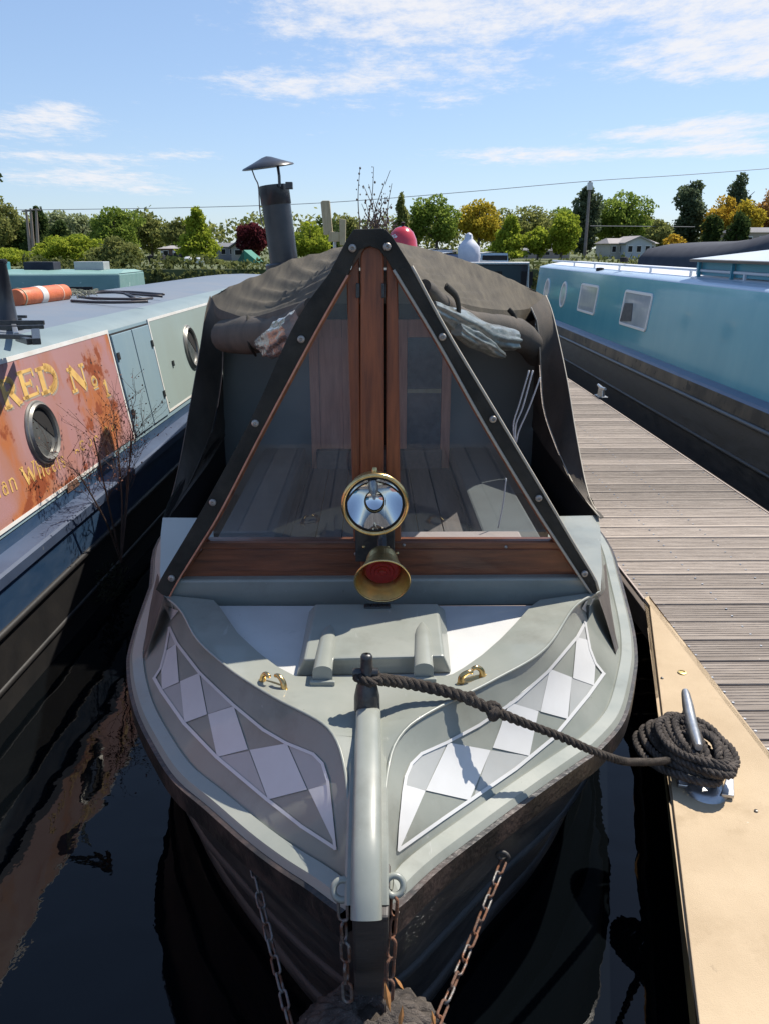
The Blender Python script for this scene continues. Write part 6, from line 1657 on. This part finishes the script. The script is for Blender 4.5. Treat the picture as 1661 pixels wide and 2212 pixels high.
T(1416, 480, 546, 54, 100, 'olive', 'small olive tree right of the cream park home', bottom=.08)
T(1450, 512, 546, 46, 96, 'gold', 'small golden bush at the foot of the lone poplar', bottom=.02, name='bush', cat='bush', n=500)
T(1477, 392, 540, 54, 112, 'poplar', 'lone blunt topped poplar standing against bare sky', 'poplar', 'poplar_tree', bottom=.05, n=1700)
T(1578, 380, 530, 78, 132, 'poplar', 'pointed dark poplar rising behind the golden trees', 'cone', 'poplar_tree', bottom=.1, n=1500)
T(1556, 428, 525, 80, 108, 'gold', 'golden autumn tree in front of the pointed poplar', bottom=.06, n=1400)
T(1608, 436, 525, 64, 106, 'yellow', 'yellow green autumn tree right of the golden one', bottom=.06, n=1000)
T(1588, 462, 525, 46, 96, 'dark', 'small dark round bush in front of the autumn trees', bottom=.0, name='bush', cat='bush', n=700)
T(1533, 468, 525, 36, 98, 'dark', 'small dark bush at the left foot of the golden tree', bottom=.0, name='bush', cat='bush', n=600)
T(1656, 412, 525, 78, 110, 'orange', 'orange autumn tree at the right edge', bottom=.06, n=1300)
T(1668, 392, 525, 40, 126, 'poplar', 'poplar top showing over the orange tree at the right edge', 'poplar', 'poplar_tree', bottom=.06, n=800)
# between the chimney and the mast
T(672, 482, 560, 74, 74, 'lime', 'bright green tree just right of the chimney', bottom=.02, n=1200)
T(706, 474, 560, 80, 90, 'dark', 'dark tree behind the timber bracket', bottom=.02, n=1000)
T(745, 468, 560, 60, 96, 'olive', 'olive tree between the timber bracket and the canopy peak', bottom=.02)
T(551, 486, 575, 56, 78, 'red', 'purple leaved tree left of the chimney', bottom=.12, n=1000)
T(530, 492, 575, 30, 90, 'dark', 'thin dark tree at the left side of the purple one', 'cone', bottom=.1, n=500)
# left bank
T(431, 452, 575, 72, 72, 'lime', 'tall bright green tree standing out left of the park home', 'cone', bottom=.05, n=1500)
T(394, 474, 570, 56, 86, 'olive', 'olive tree just left of the tall bright green tree', bottom=.1)
T(331, 468, 565, 74, 90, 'olive', 'medium olive tree behind the brown lodge', bottom=.1, n=1000)
T(255, 452, 565, 98, 84, 'green', 'large round olive green tree above the round bushes', bottom=.1, n=1800)
T(178, 466, 560, 84, 96, 'pale', 'pale feathery tree left of the large round one', bottom=.1, n=1100)
T(140, 458, 565, 70, 100, 'pale', 'pale grey green tree behind the dark conifers', bottom=.1, n=900)
T(96, 452, 575, 70, 76, 'dark', 'dark conifer behind the three bare poles', 'cone', 'conifer_tree', bottom=.0, n=1400)
T(142, 482, 575, 70, 74, 'dark', 'lower dark conifer right of the bare poles', 'cone', 'conifer_tree', bottom=.0, n=1100)
T(50, 478, 580, 70, 80, 'dark', 'dark bushy conifer left of the bare poles', 'round', 'conifer_tree', bottom=.0, n=1200)
T(14, 425, 580, 66, 78, 'olive', 'tall olive tree at the left edge', bottom=.05, n=1200)
T(-30, 440, 580, 90, 84, 'green', 'green tree cut by the left edge', bottom=.05, n=900)
T(180, 512, 604, 96, 54, 'lime', 'round clipped yellow green bush, widest of the pair on the bank', bottom=-.15, name='bush', cat='bush', n=1900, group='bushes on the bank')
T(128, 515, 604, 74, 55, 'lime', 'round yellow green bush merging with the left of the widest bush', bottom=-.15, name='bush', cat='bush', n=1200, group='bushes on the bank')
T(256, 516, 612, 76, 50, 'olive', 'round clipped bush nearest the camper van', bottom=-.15, name='bush', cat='bush', n=1700, group='bushes on the bank')
T(24, 542, 590, 110, 56, 'lime', 'low bright hedge bush at the left edge', bottom=-.2, name='bush', cat='bush', n=1000, group='bushes on the bank')
T(375, 560, 580, 40, 64, 'dark', 'small dark bush in front of the brown lodge', bottom=-.1, name='bush', cat='bush', n=350, group='bushes on the bank')
T(455, 566, 582, 70, 62, 'olive', 'low olive bush under the pale park home', bottom=-.1, name='bush', cat='bush', n=500, group='bushes on the bank')
# low scrub along the water's edge
lob = []
for k in range(120):
    x = -46 + k * .78 + random.uniform(-.4, .4); h_ = random.uniform(.35, 1.0)
    lob.append((x, 46.9 + random.uniform(-.5, .9), GZ + h_ * .3, random.uniform(.5, 1.0), .6, h_ * .6))
for k in range(150):
    lob.append((-48 + k * .66 + random.uniform(-.4, .4), 45.9 + random.uniform(-.2, .3), random.uniform(.15, .6), random.uniform(.4, .9), .35, random.uniform(.25, .5)))
vv = crown(lob, 17000, .12)
me = bpy.data.meshes.new('bank_scrub'); nq = len(vv) // 4
me.vertices.add(len(vv)); me.vertices.foreach_set('co', vv.ravel().astype(np.float32))
me.loops.add(nq * 4); me.loops.foreach_set('vertex_index', np.arange(nq * 4, dtype=np.int32))
me.polygons.add(nq); me.polygons.foreach_set('loop_start', np.arange(0, nq * 4, 4, dtype=np.int32))
me.update(calc_edges=True); me.materials.append(leaf_mat('scrub_leaves', (.05, .065, .022), (.14, .15, .055)))
o = bpy.data.objects.new('bank_scrub', me); C.objects.link(o); stuff(tag(o, 'low mixed scrub growing along the far bank of the basin', 'scrub'))
# a far, unbroken line of trees closing the horizon
v = []
lob = []
for k in range(150):
    x = -260 + k * 3.5 + random.uniform(-1.5, 1.5); h_ = random.uniform(5., 8.5)
    lob.append((x, 175 + random.uniform(-6, 6), GZ + h_ * .5, random.uniform(3, 5), 3, h_ * .55))
vv = crown(lob, 34000, .5)
me = bpy.data.meshes.new('far_trees'); nq = len(vv) // 4
me.vertices.add(len(vv)); me.vertices.foreach_set('co', vv.ravel().astype(np.float32))
me.loops.add(nq * 4); me.loops.foreach_set('vertex_index', np.arange(nq * 4, dtype=np.int32))
me.polygons.add(nq); me.polygons.foreach_set('loop_start', np.arange(0, nq * 4, 4, dtype=np.int32))
me.update(calc_edges=True); me.materials.append(LM['olive'])
o = bpy.data.objects.new('far_trees', me); C.objects.link(o); stuff(tag(o, 'far unbroken line of olive trees along the horizon', 'trees'))
# dark twig sprig poking in at the left edge
sp_ = at(-4, 384, Y=9.); sg = MB()
for k in range(40):
    d = Vector((random.gauss(0, .02), random.gauss(0, .03), random.gauss(0, .03))); a = Vector((random.uniform(-1, 1), random.uniform(-1, 1), random.uniform(-1, 1))).normalized() * .022; b = a.cross(Vector((.2, .9, .1))).normalized() * .012
    c_ = sp_ + d; sg.poly([c_ - a, c_ + b, c_ + a, c_ - b])
spt = thing('potted_shrub', 'dark shrub whose top twig pokes in at the left edge above the blue boat', 'plant', Vector((sp_.x, 9., LZT + .09)))
sg.build('leaves', LM['dark'], spt, recalc=False)
MB().tube([Vector((sp_.x - .5, 9., LZT + .1)), Vector((sp_.x - .35, 9., sp_.z - .3)), sp_], [.02, .012, .006], 6).build('stem', BARK, spt)
MB().lathe([(.001, 0), (.12, 0), (.15, .22), (.14, .22)], (sp_.x - .5, 9., LZT + .085), (0, 0, 1), 16).build('pot', DARK, spt)
# ------------------------------------------------------------------ poles and overhead line
POLE = M('weathered_pole', (.16, .14, .13), .9, col2=(.22, .20, .19), scale=2)
pt = at(1274, 392, Y=100)
pl_ = thing('utility_pole', 'tall wooden pole rising beside the dark poplar', 'pole', (pt.x, 100, GZ))
MB().tube([Vector((pt.x, 100, GZ - .1)), Vector((pt.x, 100, pt.z))], [.20, .15], 8).build('shaft', POLE, pl_, smooth=60)
MB().box(pt.x - .28, pt.x + .28, 99.75, 100.2, pt.z - .95, pt.z - .1).build('transformer', GALV, pl_, bevel=.03)
for k, (p0, p1) in enumerate((((57, 452), (70, 575)), ((67, 450), (76, 575)), ((79, 450), (85, 575)))):
    a, b = at(*p0, Y=68), at(*p1, Y=68)
    q = thing('mast', ['leftmost', 'middle', 'rightmost'][k] + ' of three bare masts standing before the dark conifers', 'mast', (b.x, 68, .0), 'bare masts by the dark conifers')
    MB().tube([Vector((b.x, 68, .5)), a], [.16, .09], 7).build('shaft', M('pale_mast', (.26, .21, .18), .7), q, smooth=60)
    MB().tube([a + Vector((-.35, 0, -.15)), a + Vector((.35, 0, -.12))], .06, 6).build('crosstree', POLE, q)
def wire(pts, Y, r, label):
    P_ = [at(x, y, Y=Y) for x, y in pts]; cv = curve(P_, 60)
    tag(MB().tube(cv, r, 4, caps=False).build('overhead_line', M('line_grey', (.16, .18, .22), .6)), label, 'cable', 'overhead lines')
wire([(-300, 452), (0, 453), (100, 453), (420, 448), (700, 438), (1000, 415), (1274, 391), (1460, 379), (1661, 364), (1900, 345)], 99.7, .035, 'thin overhead line crossing the whole sky above the trees')
wire([(1274, 488), (1400, 489), (1500, 490)], 99.7, .03, 'short lower overhead line right of the wooden pole')
